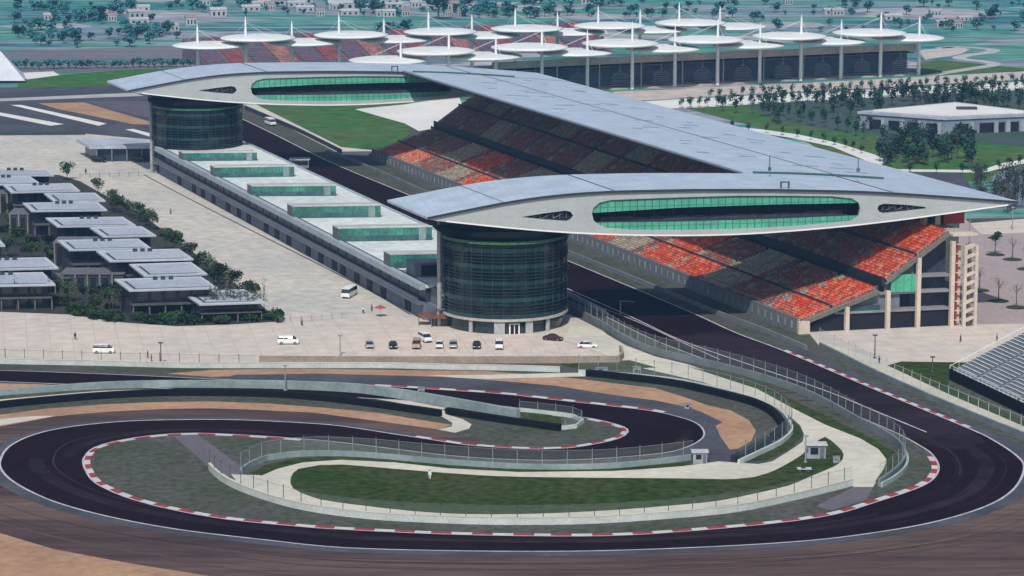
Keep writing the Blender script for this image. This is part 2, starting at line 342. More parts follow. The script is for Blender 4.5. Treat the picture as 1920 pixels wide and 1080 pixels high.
M_wear = mat('worn_line', (.027, .014, .019), .8, .3, .1, spec=.05)
strip('worn_line', seg(sa, (1840, 818), (2, 863)), -5.2, -8.0, .086, M_wear); strip('worn_line', seg(sb, (160, 857), (1320, 807)), -2.2, -4.4, .086, M_wear)
M_skid = mat('skid_pale', (.045, .032, .038), .9, .3, .5, spec=.05)
for k, (u0, v0, u1, v1) in enumerate([(1368, 675, 1466, 670), (1400, 690, 1500, 680), (1430, 703, 1545, 693), (1470, 716, 1560, 706), (1460, 738, 1600, 728), (1500, 752, 1650, 742), (1530, 766, 1690, 757), (1490, 727, 1590, 712), (1560, 778, 1700, 765), (1590, 790, 1750, 782), (1420, 680, 1490, 676)]):
    m_ = [(u0, v0), ((u0 + u1) / 2, (v0 + v1) / 2 + 1.5), (u1, v1)]
    strip('tyre_mark', smooth(W(m_)), -.12, .14, .0885 + k * .0003, M_skid if k % 2 else M_wear)
rk = random.Random(4)
for k in range(16):                                      # skids that follow the bends on the track itself
    src = sa if k % 2 else sb; i0 = rk.randrange(150, len(src) - 160); ln_ = src[i0:i0 + rk.randrange(30, 90)]; d = -(2.5 + 7 * rk.random())
    strip('tyre_mark', ln_, d, d - .22 - .2 * rk.random(), .0865 + k * .0001, M_wear if k % 3 else M_rub[0])
# kerbs
kerb(seg(sb, (567, 824), (1747, 853)), .05, 1.2, .09)
kerb(seg(sb, (640, 721), (1240, 773)), .05, 1.2, .09, 3.4)
kerb(seg(sa, (1467, 658), (1813, 803)), .1, 1.1, .09, 2.6)
kerb(seg(sa, (780, 822), (1110, 785)), .1, 1.2, .09, 3.4)
# light infield concrete and green islands
area('access_road', [(1200, 690), (1320, 718), (1420, 752), (1479, 780), (1500, 798), (1508, 816), (1505, 829), (1482, 845), (1448, 866), (1422, 871), (1347, 866), (1280, 875), (1202, 881), (1150, 884), (973, 885), (840, 878), (740, 867), (640, 862), (567, 867), (520, 880), (483, 892), (433, 890), (450, 912), (533, 935), (633, 957), (807, 973), (973, 978), (1107, 975), (1273, 958), (1413, 942), (1513, 923), (1597, 905), (1600, 914), (1637, 914), (1657, 880), (1663, 863), (1647, 843), (1613, 823), (1547, 797), (1480, 763), (1420, 730), (1290, 684), (1228, 669), (1173, 648), (1123, 619), (1071, 602), (1060, 640), (1150, 672)], M_path, .1, False)
area('infield_lawn', [(600, 873), (640, 872), (740, 880), (840, 888), (973, 895), (1273, 898), (1380, 899), (1440, 888), (1500, 856), (1535, 826), (1547, 820), (1570, 837), (1582, 853), (1573, 870), (1547, 883), (1513, 897), (1480, 911), (1413, 927), (1347, 940), (1280, 947), (1140, 958), (973, 965), (807, 962), (633, 943), (583, 932), (550, 917), (545, 897), (560, 880)], M_grass, .12, True)
area('lawn_strip', [(1430, 762), (1479, 785), (1500, 802), (1504, 818), (1480, 842), (1440, 862), (1395, 868), (1450, 835), (1470, 815), (1466, 795)], M_grass, .11, False)
area('lawn_strip', [(1290, 688), (1352, 702), (1440, 728), (1547, 780), (1640, 826), (1680, 850), (1690, 872), (1640, 905), (1657, 880), (1663, 863), (1647, 843), (1613, 823), (1547, 797), (1480, 763), (1420, 730)], M_grass, .11, False)
area('lawn_strip', [(470, 888), (500, 872), (560, 860), (640, 856), (740, 862), (840, 873), (973, 880), (1140, 879), (1280, 868), (1300, 866), (1280, 875), (1150, 884), (973, 886), (840, 879), (740, 868), (640, 863), (567, 868), (520, 880), (490, 893)], M_grass, .11, False)
area('lawn_strip', [(975, 773), (1030, 778), (1060, 788), (1050, 800), (985, 792)], M_grass, .11, False)
area('lawn_strip', [(1050, 683), (1180, 676), (1232, 690), (1180, 692), (1080, 691)], M_grass, .105, False)
area('crossing_road', [(325, 818), (370, 815), (465, 885), (420, 897), (395, 880)], mat('crossing', (.12, .105, .125), .85, .1, .1), .09, False)
area('crossing_road', [(1600, 914), (1637, 914), (1625, 938), (1560, 958), (1530, 950)], mat('crossing', (.12, .105, .125)), .09, False)
# parking and paddock concrete
area('plaza', [(-700, 600), (0, 585), (130, 590), (230, 605), (330, 612), (525, 606), (560, 590), (800, 590), (1070, 590), (1130, 620), (1165, 650), (1175, 672), (1160, 679), (485, 682), (300, 686), (0, 678), (-700, 668)], M_conc, .03, False)
area('paddock_yard', [(-900, 250), (150, 250), (285, 262), (300, 300), (830, 600), (560, 606), (525, 606), (330, 612), (200, 400), (0, 330), (-900, 330)], M_yard, .028, False)
area('paddock_garden', [(-700, 340), (0, 330), (110, 328), (150, 340), (200, 368), (260, 398), (330, 450), (400, 500), (470, 555), (525, 603), (430, 609), (330, 612), (230, 605), (130, 590), (0, 584), (-700, 560)], mat('garden_soil', (.02, .03, .02), .95, .2, .1, col2=(.035, .035, .03), var2=.3), .045, False)
strip('drain_line', smooth(W([(270, 328), (380, 386), (660, 528), (770, 590)])), -.25, .25, .06, M_grey)
for q in range(14):                                     # parking bay lines
    u = 700 + q * 27
    strip('bay_line', [G(u, 652), G(u - 3, 662)], -.1, .1, .055, M_line)
# right-hand plaza
area('plaza', [(1505, 610), (1830, 605), (1800, 420), (2300, 380), (2400, 700), (1920, 640), (1840, 680), (1690, 678), (1670, 684), (1640, 690), (1537, 650)], M_conc, .03, False)
area('pink_plaza', [(1800, 400), (1840, 440), (2300, 420), (2300, 600), (1850, 608), (1790, 606)], M_pinkpave, .04, False)
area('bank', [(1655, 688), (1690, 678), (1840, 681), (1785, 702), (1775, 725), (1920, 790), (2100, 870), (2100, 900), (1920, 812), (1760, 738)], M_grass, .05, False)
area('service_path', [(1540, 640), (1600, 660), (1660, 684), (1780, 740), (1920, 800), (2000, 836), (2000, 850), (1840, 780), (1640, 694), (1540, 648)], M_path, .06, False)
# beyond the stand
area('outfield', [(450, 196), (560, 185), (770, 178), (770, 250), (730, 276), (650, 280)], M_grassl, .05, False)
area('far_plaza', [(665, 205), (760, 196), (860, 180), (880, 230), (785, 246), (760, 232)], M_pale, .06, False)
area('service_path', [(455, 196), (480, 196), (640, 276), (700, 282), (690, 292), (640, 290)], M_path, .06, False)
# far left: roads, car parks, gravel
area('far_paddock', [(-600, 166), (0, 164), (230, 160), (420, 180), (460, 260), (300, 300), (280, 262), (-600, 262)], M_grey, .02, False)
area('car_park', [(-600, 96), (0, 96), (330, 86), (370, 95), (370, 130), (200, 134), (-600, 138)], mat('car_park', (.16, .15, .175), .85, .1, .05, col2=(.10, .11, .13), stretch=(.05, 1, 1)), .02, False)
area('far_lawn', [(30, 166), (40, 148), (120, 140), (250, 130), (345, 128), (360, 140), (230, 160)], M_grassl, .04, False)
area('far_plaza', [(35, 137), (100, 134), (112, 141), (50, 149)], M_pale, .05, False)
area('far_road', [(-600, 176), (0, 175), (240, 166), (300, 172), (0, 184), (-600, 186)], mat('dark_far_road', (.05, .05, .07)), .05, False)
area('far_road', [(-600, 188), (0, 185), (250, 174), (270, 180), (0, 190), (-600, 194)], M_roadl, .05, False)
area('gravel_trap', [(72, 194), (158, 192), (200, 205), (280, 228), (282, 234), (250, 233), (190, 221), (110, 205)], M_gravel, .05, False)
area('tyre_marked_asphalt', [(160, 190), (280, 190), (290, 224), (250, 214), (200, 203)], mat('purple_asphalt', (.10, .085, .11)), .045, False)
area('far_road', [(-200, 214), (0, 211), (120, 233), (95, 236), (0, 217), (-200, 222)], M_pale, .06, False)
area('far_road', [(20, 197), (40, 197), (200, 232), (185, 236)], M_pale, .06, False)
area('far_road', [(235, 243), (250, 242), (300, 255), (290, 259)], M_pale, .06, False)
area('far_road', [(-600, 258), (-600, 250), (160, 247), (160, 253)], mat('dark_hedge', (.03, .05, .04)), .06, False)
# far right: service roads around the back grandstand
area('far_road', [(1150, 172), (1300, 166), (1620, 150), (1920, 134), (2200, 120), (2200, 134), (1920, 149), (1620, 166), (1300, 182), (1150, 192)], mat('pinkish_concrete', (.52, .46, .43)), .03, False)
area('far_road', [(1180, 192), (1300, 185), (1620, 168), (1920, 152), (2200, 140), (2200, 158), (1920, 168), (1620, 184), (1300, 202), (1180, 206)], M_pale, .03, False)
area('lawn', [(1280, 202), (1620, 186), (2200, 160), (2200, 330), (1660, 345), (1500, 260)], M_grassl, .02, False)
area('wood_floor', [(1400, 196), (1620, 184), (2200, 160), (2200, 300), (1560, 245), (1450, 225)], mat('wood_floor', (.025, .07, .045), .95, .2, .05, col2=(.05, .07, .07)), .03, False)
area('far_road', [(1360, 236), (1430, 243), (1500, 253), (1570, 268), (1620, 284), (1640, 290), (1660, 300), (1666, 312), (1650, 320), (1620, 300), (1560, 275), (1480, 258), (1360, 240)], M_pale, .05, False)
area('far_road', [(1620, 317), (1840, 319), (1880, 306), (1960, 292), (1960, 300), (1890, 313), (1845, 324), (1620, 321)], M_pale, .05, False)
area('pond', [(1860, 330), (1890, 318), (1960, 302), (2200, 290), (2200, 400), (1940, 398), (1880, 372), (1860, 350)], M_water, .05, False)
area('dark_paving', [(1640, 322), (1800, 324), (1830, 360), (1700, 352)], M_grey, .04, False)
area('far_lawn', [(1725, 118), (1760, 112), (1860, 122), (1920, 128), (1920, 134), (1730, 142)], M_grassl, .04, False)
strip('far_road', smooth(W([(1760, 90), (1800, 88), (1860, 93), (1850, 99), (1812, 104), (1800, 110), (1850, 116), (1862, 122), (1800, 132), (1740, 142)])), -3, 3, .045, M_roadl)
area('far_road', [(1720, 95), (1780, 88), (1820, 92), (1800, 102), (1735, 112)], mat('pinkish_concrete', (.52, .46, .43)), .045, False)
# ------------------------------------------------------------------ the two bridge wings, towers, grandstand
ZT = 27.0
WA = G(800, 411, ZT); WBp = G(1907, 382, ZT)
wc = (WBp - WA); WLEN = wc.length; wc.normalize(); wn = Vector((wc.y, -wc.x, 0))      # wn faces the camera
D = G(240, 172, ZT) - WA                                                              # near wing -> far wing
DS = D.length; ws = D.normalized()
WDEP = (G(722, 380, ZT) - WA).length
def Wf(u, v, back=0.0):                 # surveyed point on the wing's front plane -> (along, height)
    p = VP(u, v, WA + ws * back, wn); return ((p - WA - ws * back).dot(wc), p.z)
top = [Wf(*q) for q in [(800, 411), (860, 399), (940, 383), (1010, 372), (1080, 365), (1150, 361), (1300, 358), (1450, 358), (1600, 361), (1700, 366), (1800, 373), (1907, 381)]]
bot = [Wf(*q) for q in [(800, 412), (880, 421), (980, 431), (1075, 438), (1180, 442), (1300, 443), (1400, 440), (1500, 433), (1600, 424), (1700, 412), (1800, 398), (1907, 383)]]
def interp(tab, a):
    if a <= tab[0][0]: return tab[0][1]
    for (x0, y0), (x1, y1) in zip(tab, tab[1:]):
        if a <= x1: return y0 + (y1 - y0) * (a - x0) / (x1 - x0)
    return tab[-1][1]
def sm(tab):                            # gentle smoothing on a regular grid
    n = 64; xs = [WLEN * i / n for i in range(n + 1)]; ys = [interp(tab, x) for x in xs]
    for _ in range(4): ys = [ys[0]] + [(ys[i - 1] + 2 * ys[i] + ys[i + 1]) / 4 for i in range(1, n)] + [ys[-1]]
    return list(zip(xs, ys))
top, bot = sm(top), sm(bot)
def wp(a, z, back=0.0, off=0.0): p = WA + wc * a + ws * back + wn * off; return Vector((p.x, p.y, z))
def wl(a, z, back=0.0, off=0.0): return wp(a, z, back, off) - Vector((WA.x, WA.y, 0))   # wing's own coordinates
M_roof = grid_mat('standing_seam_roof', (.47, .55, .655), (.37, .44, .54), tuple(wc), 1.9, 9.5, .09, .022, .42, .12, .09, dir2=tuple(ws))
M_face = grid_mat('aluminium_panel', (.43, .46, .46), (.35, .38, .385), tuple(wc), 2.2, 1.6, .03, .04, .5, .1, .05)
M_soff = mat('soffit', (.22, .21, .22), .6, .08, .1)
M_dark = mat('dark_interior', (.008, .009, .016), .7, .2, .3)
M_gut = mat('gutter_dark', (.03, .04, .05), .6, .1, .3)
M_gutg = mat('gutter_green', (.05, .13, .13), .5, .2, 1.5)
M_mull = mat('mullion', (.08, .28, .20), .5, .1, .5)
def glass(name, col, rough=.12, spec=.6, var=.15, scale=.12): return mat(name, col, rough, var, scale, spec=spec, detail=2)
M_gg = grid_mat('green_glazing', (.10, .42, .28), (.03, .17, .12), tuple(wc), 1.7, 1.5, .13, .09, .25, 0, .12, .6)
M_stone = mat('stone_cladding', (.16, .17, .18), .7, .12, .6, col2=(.07, .08, .09))
M_mast = mat('roof_fitting', (.1, .11, .13), .6)
L_out = [(1110, 400), (1113, 390), (1124, 380), (1145, 375), (1273, 370), (1380, 367), (1480, 367), (1560, 368), (1597, 372), (1610, 380), (1613, 392), (1610, 405), (1597, 414), (1560, 418), (1480, 425), (1380, 430), (1273, 432), (1180, 431), (1140, 428), (1123, 422), (1113, 413)]
lens = [Wf(*q) for q in L_out]
tear1 = [Wf(*q) for q in [(977, 407), (1020, 400), (1060, 395), (1070, 397), (1075, 405), (1070, 412), (1063, 415), (1020, 412)]]
tear2 = [Wf(*q) for q in [(1645, 391), (1648, 385), (1657, 382), (1700, 384), (1734, 388), (1737, 391), (1700, 396), (1657, 400), (1648, 397)]]
def wing(name, label):
    t = thing(name, label, 'bridge building', 'curved bridge buildings over the straight', (WA.x, WA.y, 0))
    g = len(top)
    # front skin with its three openings
    outer = [wl(a, z) for a, z in top] + [wl(a, z) for a, z in reversed(bot[1:-1])]
    holes = [[wl(a, z) for a, z in h] for h in (lens, tear1, tear2)]
    allp = outer + [p for h in holes for p in h]
    mb = MB(); mb.mesh(allp, [tuple(x) for x in tessellate_polygon([outer] + holes)])
    for h in holes:                                     # reveals
        n = len(h)
        for i in range(n): mb.face([h[i], h[(i + 1) % n], h[(i + 1) % n] - wn * .9, h[i] - wn * .9])
    lpart(mb, 'front_face', M_face, t)
    mb = MB()
    o2 = [p + ws * WDEP for p in outer]; mb.mesh(o2, [tuple(x) for x in tessellate_polygon([o2])])
    lpart(mb, 'back_face', M_face, t)
    # roof sheet: arched, slightly thick, oversailing the face
    mb = MB(); up = []; dn = []
    for a, z in top: up += [wl(a, z + .55, -.5), wl(a, z + .55, WDEP + .3)]; dn += [wl(a, z + .02, -.5), wl(a, z + .02, WDEP + .3)]
    mb.mesh(up, [(2 * i, 2 * i + 2, 2 * i + 3, 2 * i + 1) for i in range(g - 1)])
    mb.mesh(dn, [(2 * i, 2 * i + 1, 2 * i + 3, 2 * i + 2) for i in range(g - 1)])
    for i in range(g - 1):
        mb.face([dn[2 * i], dn[2 * i + 2], up[2 * i + 2], up[2 * i]], 1); mb.face([dn[2 * i + 1], dn[2 * i + 3], up[2 * i + 3], up[2 * i + 1]])  # dark front edge: gutter, and the overhang's shadow line painted in
    for i in (0, g - 1): mb.face([dn[2 * i], up[2 * i], up[2 * i + 1], dn[2 * i + 1]])
    lpart(mb, 'roof', [M_roof, M_gut], t)
    mb = MB(); vs = []
    for a, z in bot: vs += [wl(a, z + .01, 0), wl(a, z + .01, WDEP)]
    mb.mesh(vs, [(2 * i, 2 * i + 1, 2 * i + 3, 2 * i + 2) for i in range(g - 1)]); lpart(mb, 'soffit', M_soff, t)
    mb = MB()                                           # pale lip along the lower edge of the face
    for (a, z), (a2, z2) in zip(bot[2:-1], bot[3:-1]): mb.face([wl(a, z, 0, .12), wl(a2, z2, 0, .12), wl(a2, z2 + .35, 0, .12), wl(a, z + .35, 0, .12)]); mb.face([wl(a, z, 0, .12), wl(a2, z2, 0, .12), wl(a2, z2, 0, 0), wl(a, z, 0, 0)])
    lpart(mb, 'lower_trim', M_white, t)
    # glazing bands inside the lens: green above and below, an open dark deck between
    def band(name, f0, f1, mat_, back):
        lo = min(a for a, z in lens) - .3; hi = max(a for a, z in lens) + .8; n = 44; mb = MB()
        ups = sorted([(a, z) for a, z in lens[0:11]]); dns = sorted([lens[0]] + [(a, z) for a, z in lens[11:]] + [lens[10]])
        xs = [lo + (hi - lo) * i / n for i in range(n + 1)]
        top_ = [(x, interp(ups, x)) for x in xs]; bot_ = [(x, interp(dns, x)) for x in xs]
        for i in range(n):
            q = []
            for k in (i, i + 1):
                zt, zb = top_[k][1], bot_[k][1]; q.append((xs[k], f0(zt, zb, xs[k]), f1(zt, zb, xs[k])))
            if q[0][2] - q[0][1] < .02 and q[1][2] - q[1][1] < .02: continue
            mb.face([wl(q[0][0], q[0][1], back), wl(q[1][0], q[1][1], back), wl(q[1][0], q[1][2], back), wl(q[0][0], q[0][2], back)])
        return lpart(mb, name, mat_, t)
    zu = sm2([Wf(*q) for q in [(1110, 400), (1273, 390), (1447, 384), (1612, 381)]]); zl = sm2([Wf(*q) for q in [(1110, 418), (1273, 416), (1447, 411), (1612, 404)]])
    band('upper_glazing', lambda zt, zb, x: interp(zu, x), lambda zt, zb, x: max(zt, interp(zu, x)) + .7, M_gg, .45)
    band('lower_glazing', lambda zt, zb, x: min(zb, interp(zl, x)) - .6, lambda zt, zb, x: interp(zl, x), M_gg, .45)
    band('deck_back_panel', lambda zt, zb, x: zb, lambda zt, zb, x: zt, M_dark, 5.5)  # dark panel stands in for the shade deep inside the open deck
    lo, hi = lens[0][0], lens[10][0]
    mb = MB(); 
    for k in range(14):
        a = lo + 2 + (hi - lo - 4) * k / 13
        mb.box(wl(a, interp(zl, a) - 1, 3.2), wc * .14, ws * .18, (0, 0, interp(zu, a) - interp(zl, a) + 2))
    for z in (0, 1): 
        for k in range(27):
            a = lo + 2 + (hi - lo - 4) * k / 27; a2 = lo + 2 + (hi - lo - 4) * (k + 1) / 27
            zz = interp(zu if z else zl, a), interp(zu if z else zl, a2)
            mb.face([wl(a, zz[0], .45), wl(a2, zz[1], .45), wl(a2, zz[1], 5.4), wl(a, zz[0], 5.4)])
    lpart(mb, 'deck_frame', mat('deck_frame', (.04, .04, .07), .6), t)
    mb = MB(); vs = []; n_ = 30; rr = random.Random(3)   # long counter along the open deck
    for k in range(n_ + 1):
        a = lo + 3 + (hi - lo - 6) * k / n_; z = interp(zl, a); h_ = .7 + .5 * rr.random(); vs += [wl(a, z + .02, 2.6), wl(a, z + h_, 2.6), wl(a, z + h_, 3.4)]
    mb.mesh(vs, [(3 * k, 3 * k + 3, 3 * k + 4, 3 * k + 1) for k in range(n_)] + [(3 * k + 1, 3 * k + 4, 3 * k + 5, 3 * k + 2) for k in range(n_)])
    lpart(mb, 'deck_counter', mat('deck_counter', (.05, .05, .08), .6, .3, .6), t)
    for h in (tear1, tear2):
        cz = sum(z for a, z in h) / len(h); mb = MB()
        pts = [wl(a, z, .85) for a, z in h]; mb.mesh(pts, [tuple(x) for x in tessellate_polygon([pts])])
        w_ = lpart(mb, 'end_window', M_dark, t)
        mb = MB(); a0, a1 = min(a for a, z in h), max(a for a, z in h)
        for k in range(7):
            a = a0 + (a1 - a0) * (k + 1) / 8; mb.box(wl(a, cz - .55, .5), wc * .15, ws * .15, (0, 0, 1.1))
        for k in range(3):
            a = a0 + (a1 - a0) * (.2 + .22 * k); mb.tube(wl(a, cz - .5, .6), wl(a + 2.2, cz + .5, .6), .1, 4)
        lpart(mb, 'truss', M_stone, w_)
    # seams dividing the roof, and two small fittings
    for u in ((848, 398, 650 / 3 + 640, 362), (1140, 362, 1070, 340)):
        pass
    for a in (17, 68 * .62, 107):
        mb = MB(); z = interp(top, a) + .58
        mb.face([wl(a, z, -.4), wl(a + .45, z + .02, -.4), wl(a + .45, z + .02, WDEP + .2), wl(a, z, WDEP + .2)]); lpart(mb, 'expansion_joint', M_gut, t)
    mb = MB(); a = Wf(1473, 358)[0]; z = interp(top, a) + .55
    mb.box(wl(a - .9, z, .4), wc * .25, ws * .5, (0, 0, 1.5)); mb.box(wl(a + .9, z, .4), wc * .25, ws * .5, (0, 0, 1.5)); mb.box(wl(a - .9, z + 1.3, .4), wc * 2.05, ws * .5, (0, 0, .3))
    lpart(mb, 'roof_fitting', M_mast, t)
    return t
def sm2(tab): return tab
nearw = wing('bridge_building', 'long leaf-shaped grey bridge building nearest the bends, its ribbon of green glass facing the viewer')
farw = copy_tree(nearw, (WA.x + D.x, WA.y + D.y, 0), 0, 'far leaf-shaped bridge building above the green outfield, partly behind the grandstand roof')
# dark gutter line of roof lights between the near wing and the grandstand roof belongs to the stand (below)

# ---- glass towers
TC = G(945, 606); TR = 14.4
TC = Vector((TC.x, G(945, 628).y + TR, 0))
M_tg = mat('tower_glass', (.008, .022, .028), .12, .5, .3, col2=(.016, .045, .045), spec=.55, stretch=(1, 1, .8))
M_tb = mat('spandrel_glass', (.016, .055, .052), .2, .25, .2, col2=(.009, .03, .032), spec=.5)
M_louv = mat('louvre_blade', (.03, .055, .06), .4, .2, .4, metal=.3)
M_tgl = bpy.data.materials.new('tinted_glazing'); M_tgl.use_nodes = True
_n = M_tgl.node_tree.nodes; _a = _n.new('ShaderNodeAttribute'); _a.attribute_name = 'tint'; M_tgl.node_tree.links.new(_a.outputs['Color'], _n['Principled BSDF'].inputs['Base Color']); _n['Principled BSDF'].inputs['Roughness'].default_value = .12; _n['Principled BSDF'].inputs['Specular IOR Level'].default_value = .5
def tower():
    t = thing('glass_tower', 'round dark green glass tower beside the parked cars, carrying the nearest bridge building', 'tower', 'round glass towers', tuple(TC))
    zb = [3.6, 7.4, 11.2, 15.0, 18.6, 20.6]
    a = []
    rt = random.Random(17)
    for i in range(5):
        mb = MB(); n_ = 72; zz = [zb[i] + .9, (zb[i] + .9 + zb[i + 1]) / 2, zb[i + 1]]
        for k in range(n_):
            run = .5 + .5 * math.sin(k * .55 + i * 1.3) * rt.random()
            for q in range(2):
                a0_, a1_ = 2 * PI * k / n_, 2 * PI * (k + 1) / n_; v = run * (.5 + .7 * rt.random()); r_ = TR - .25
                if rt.random() < .12: v = 1.5
                cc = (.004 + .006 * v, .009 + .022 * v, .013 + .020 * v)
                mb.face([(r_ * math.cos(a0_), r_ * math.sin(a0_), zz[q]), (r_ * math.cos(a1_), r_ * math.sin(a1_), zz[q]), (r_ * math.cos(a1_), r_ * math.sin(a1_), zz[q + 1]), (r_ * math.cos(a0_), r_ * math.sin(a0_), zz[q + 1])], 0, cc)
        lpart(mb, 'curtain_wall', M_tgl, t)
        mb = MB(); mb.lathe([(TR - .25, zb[i]), (TR, zb[i]), (TR, zb[i] + .95), (TR - .25, zb[i] + .95)], 72); lpart(mb, 'floor_band', M_tb, t)
        mb = MB()
        n = 3 if i < 4 else 1
        for k in range(n):
            z = zb[i] + 1.5 + k * .75; mb.lathe([(TR - .2, z), (TR + .35, z), (TR + .35, z + .09), (TR - .2, z + .09)], 72)
        lpart(mb, 'louvre', M_louv, t)
    mb = MB()
    for k in range(36):
        th = 2 * PI * k / 36; x, y = math.cos(th), math.sin(th)
        mb.box((x * (TR + .05) - .05, y * (TR + .05) - .05, 3.6), (.1, 0, 0), (0, .1, 0), (0, 0, 17))
    lpart(mb, 'mullion', mat('tower_mullion', (.045, .075, .075), .5, .1, .5), t)
    mb = MB(); mb.lathe([(TR - .5, 20.6), (TR + .5, 20.6), (TR + .5, 21.3), (TR - .5, 21.3)], 72); lpart(mb, 'rim', mat('green_rim', (.03, .15, .055), .4, .3, .15, col2=(.06, .12, .09)), t)
    mb = MB(); mb.lathe([(TR - 1.5, 21.3), (TR - 1.5, 24.6), (0.01, 24.6)], 48); lpart(mb, 'recessed_storey', M_dark, t)
    mb = MB(); mb.lathe([(0.01, 22.4), (TR + 1.6, 22.4), (TR + 1.6, 23.5), (0.01, 23.5)], 64); lpart(mb, 'roof_disc', mat('roof_disc', (.006, .007, .01), .8, spec=.1), t)  # near-black here and on the storey above paints in the wing's shadow
    mb = MB(); mb.lathe([(TR - .5, 3.0), (TR + .35, 3.0), (TR + .35, 3.55), (TR - .5, 3.55)], 72); lpart(mb, 'base_ring', mat('base_ring', (.42, .42, .38), .6), t)
    mb = MB(); mb.lathe([(TR - .9, 0), (TR - .9, 3.0)], 72); lpart(mb, 'lobby_wall', M_tg, t)
    for th, w_ in ((-94, 2.4), (-66, 1.7), (-122, .8), (-45, .8)):
        th = math.radians(th); x, y = math.cos(th), math.sin(th); mb = MB()
        mb.box(Vector((x, y, 0)) * (TR - .6) + Vector((y, -x, 0)) * w_ / 2, Vector((-y, x, 0)) * w_, Vector((x, y, 0)) * .5, (0, 0, 3.0)); lpart(mb, 'pillar', mat('pale_pillar', (.42, .43, .45), .6), t)
    th = math.radians(-80); x, y = math.cos(th), math.sin(th)
    mb = MB(); mb.box(Vector((x, y, 0)) * (TR - .85) + Vector((y, -x, 0)) * 1.2, Vector((-y, x, 0)) * 2.4, Vector((x, y, 0)) * .2, (0, 0, 2.4)); dd = lpart(mb, 'door', M_white, t)
    for k in (-1, 1):
        mb = MB(); mb.box(Vector((x, y, 0)) * (TR - .62) + Vector((y, -x, 0)) * (.5 * k + .4), Vector((-y, x, 0)) * .8, Vector((x, y, 0)) * .02, (0, 0, 2.2)); lpart(mb, 'door_pane', M_dark, dd)
    mb = MB(); mb.bx(-TR - .6, -TR + 3.0, -4, 7, 0, 25); lpart(mb, 'stair_core', M_stone, t)
    mb = MB(); mb.bx(-TR - .85, -TR - .1, -4.3, -3.7, 0, 25.4); lpart(mb, 'core_corner', mat('core_corner', (.34, .36, .37), .6), t)
    mb = MB()
    for k in range(20): mb.bx(-TR + .1, -TR + 2.8, -4.12, -3.99, .8 + k * 1.15, 1.3 + k * 1.15)
    lpart(mb, 'core_louvre', mat('core_louvre', (.06, .08, .10), .5), t)
    return t
tw = tower()
copy_tree(tw, (TC.x + D.x + 2.0, TC.y + D.y, 0), 0, 'round dark glass tower at the far end of the white pit building', None, (.955, .955, 1))
# canvas awnings at the tower's foot
for (u, v, w_, lab) in ((832, 612, 6, 'brown canvas awning against the foot of the near tower'), (800, 609, 4, 'smaller brown canvas awning left of the near tower')):
    p = G(u, v); t = thing('awning', lab, 'awning', 'canvas awnings by the tower', tuple(p))
    mb = MB(); mb.mesh([(-w_ / 2, -2, 2.2), (w_ / 2, -2, 2.2), (w_ / 2, 2, 2.2), (-w_ / 2, 2, 2.2), (0, 0, 3.1)], [(0, 1, 4), (1, 2, 4), (2, 3, 4), (3, 0, 4), (3, 2, 1, 0)]); lpart(mb, 'canopy', mat('brown_canvas', (.16, .06, .035), .8), t)
    for x in (-1, 1):
        for y in (-1, 1):
            mb = MB(); mb.tube((x * (w_ / 2 - .2), y * 1.8, 0), (x * (w_ / 2 - .2), y * 1.8, 2.25), .06, 5); lpart(mb, 'post', M_steel, t)

# ---- grandstand
GN = G(1505, 625); gc = (G(1830, 610) - G(1505, 625)).normalized(); gs = (G(700, 289) - G(1500, 612)).normalized()
gs.z = 0; gn_ = Vector((gc.y, -gc.x, 0))
def Gf(u, v): p = VP(u, v, GN, gn_); return ((p - GN).dot(gc), p.z)
def ge(u, v, a, z):                       # length along the stand at which the edge (a, z) crosses the picture bearing u
    lo, hi = 100, 500
    for _ in range(40):
        m = (lo + hi) / 2; p = GN + gc * a + gs * m; x = PX(Vector((p.x, p.y, z)))[0]
        if x > u: lo = m
        else: hi = m
    return (lo + hi) / 2
prof = dict(l0=Gf(1497, 604), l1=Gf(1646, 543), u0=Gf(1662, 524), u1=Gf(1779, 434))
GLEN = ge(700, 285, *prof['l0'])
print('STAND', GLEN, prof, 'far ends', [round(ge(u, 0, *prof[k])) for u, k in ((700, 'l0'), (780, 'l1'), (785, 'u0'), (862, 'u1'))])
print('WING', WLEN, WDEP, DS, 'top', max(z for a, z in top), 'bot', min(z for a, z in bot))
def gp(a, z, l): p = gc * a + gs * l; return Vector((p.x, p.y, z))
st = thing('grandstand', 'huge covered grandstand of red, orange and grey seats along the straight', 'grandstand', None, tuple(GN))
M_sc = mat('stand_concrete', (.40, .37, .33), .85, .1, .1, col2=(.33, .31, .28))
M_colm = mat('cream_column', (.58, .50, .42), .7, .08, .2)
M_gwall = grid_mat('facade_panel', (.17, .19, .215), (.11, .13, .15), tuple(gs), 1.8, 1.7, .1, .06, .7)
M_seat = bpy.data.materials.new('seat_plastic'); M_seat.use_nodes = True
_n = M_seat.node_tree.nodes; _a = _n.new('ShaderNodeAttribute'); _a.attribute_name = 'tint'; M_seat.node_tree.links.new(_a.outputs['Color'], _n['Principled BSDF'].inputs['Base Color']); _n['Principled BSDF'].inputs['Roughness'].default_value = .5
RED = [(.66, .085, .03), (.58, .05, .025), (.70, .15, .055), (.70, .28, .15), (.52, .05, .03)]
GRY = [(.46, .39, .27), (.34, .31, .25), (.27, .27, .24), (.54, .43, .28), (.42, .36, .27)]
MIX = [(.36, .07, .05), (.40, .16, .1), (.26, .10, .08), (.20, .11, .11), (.36, .27, .2)]
ORG = [(.72, .30, .17), (.66, .16, .07), (.74, .42, .27), (.6, .08, .04)]
rs = random.Random(11)
decks = [(prof['l0'], prof['l1'], [(0, .42), (.46, 1)], 22), (prof['u0'], prof['u1'], [(0, .48), (.52, 1)], 22)]
NSEC = 16
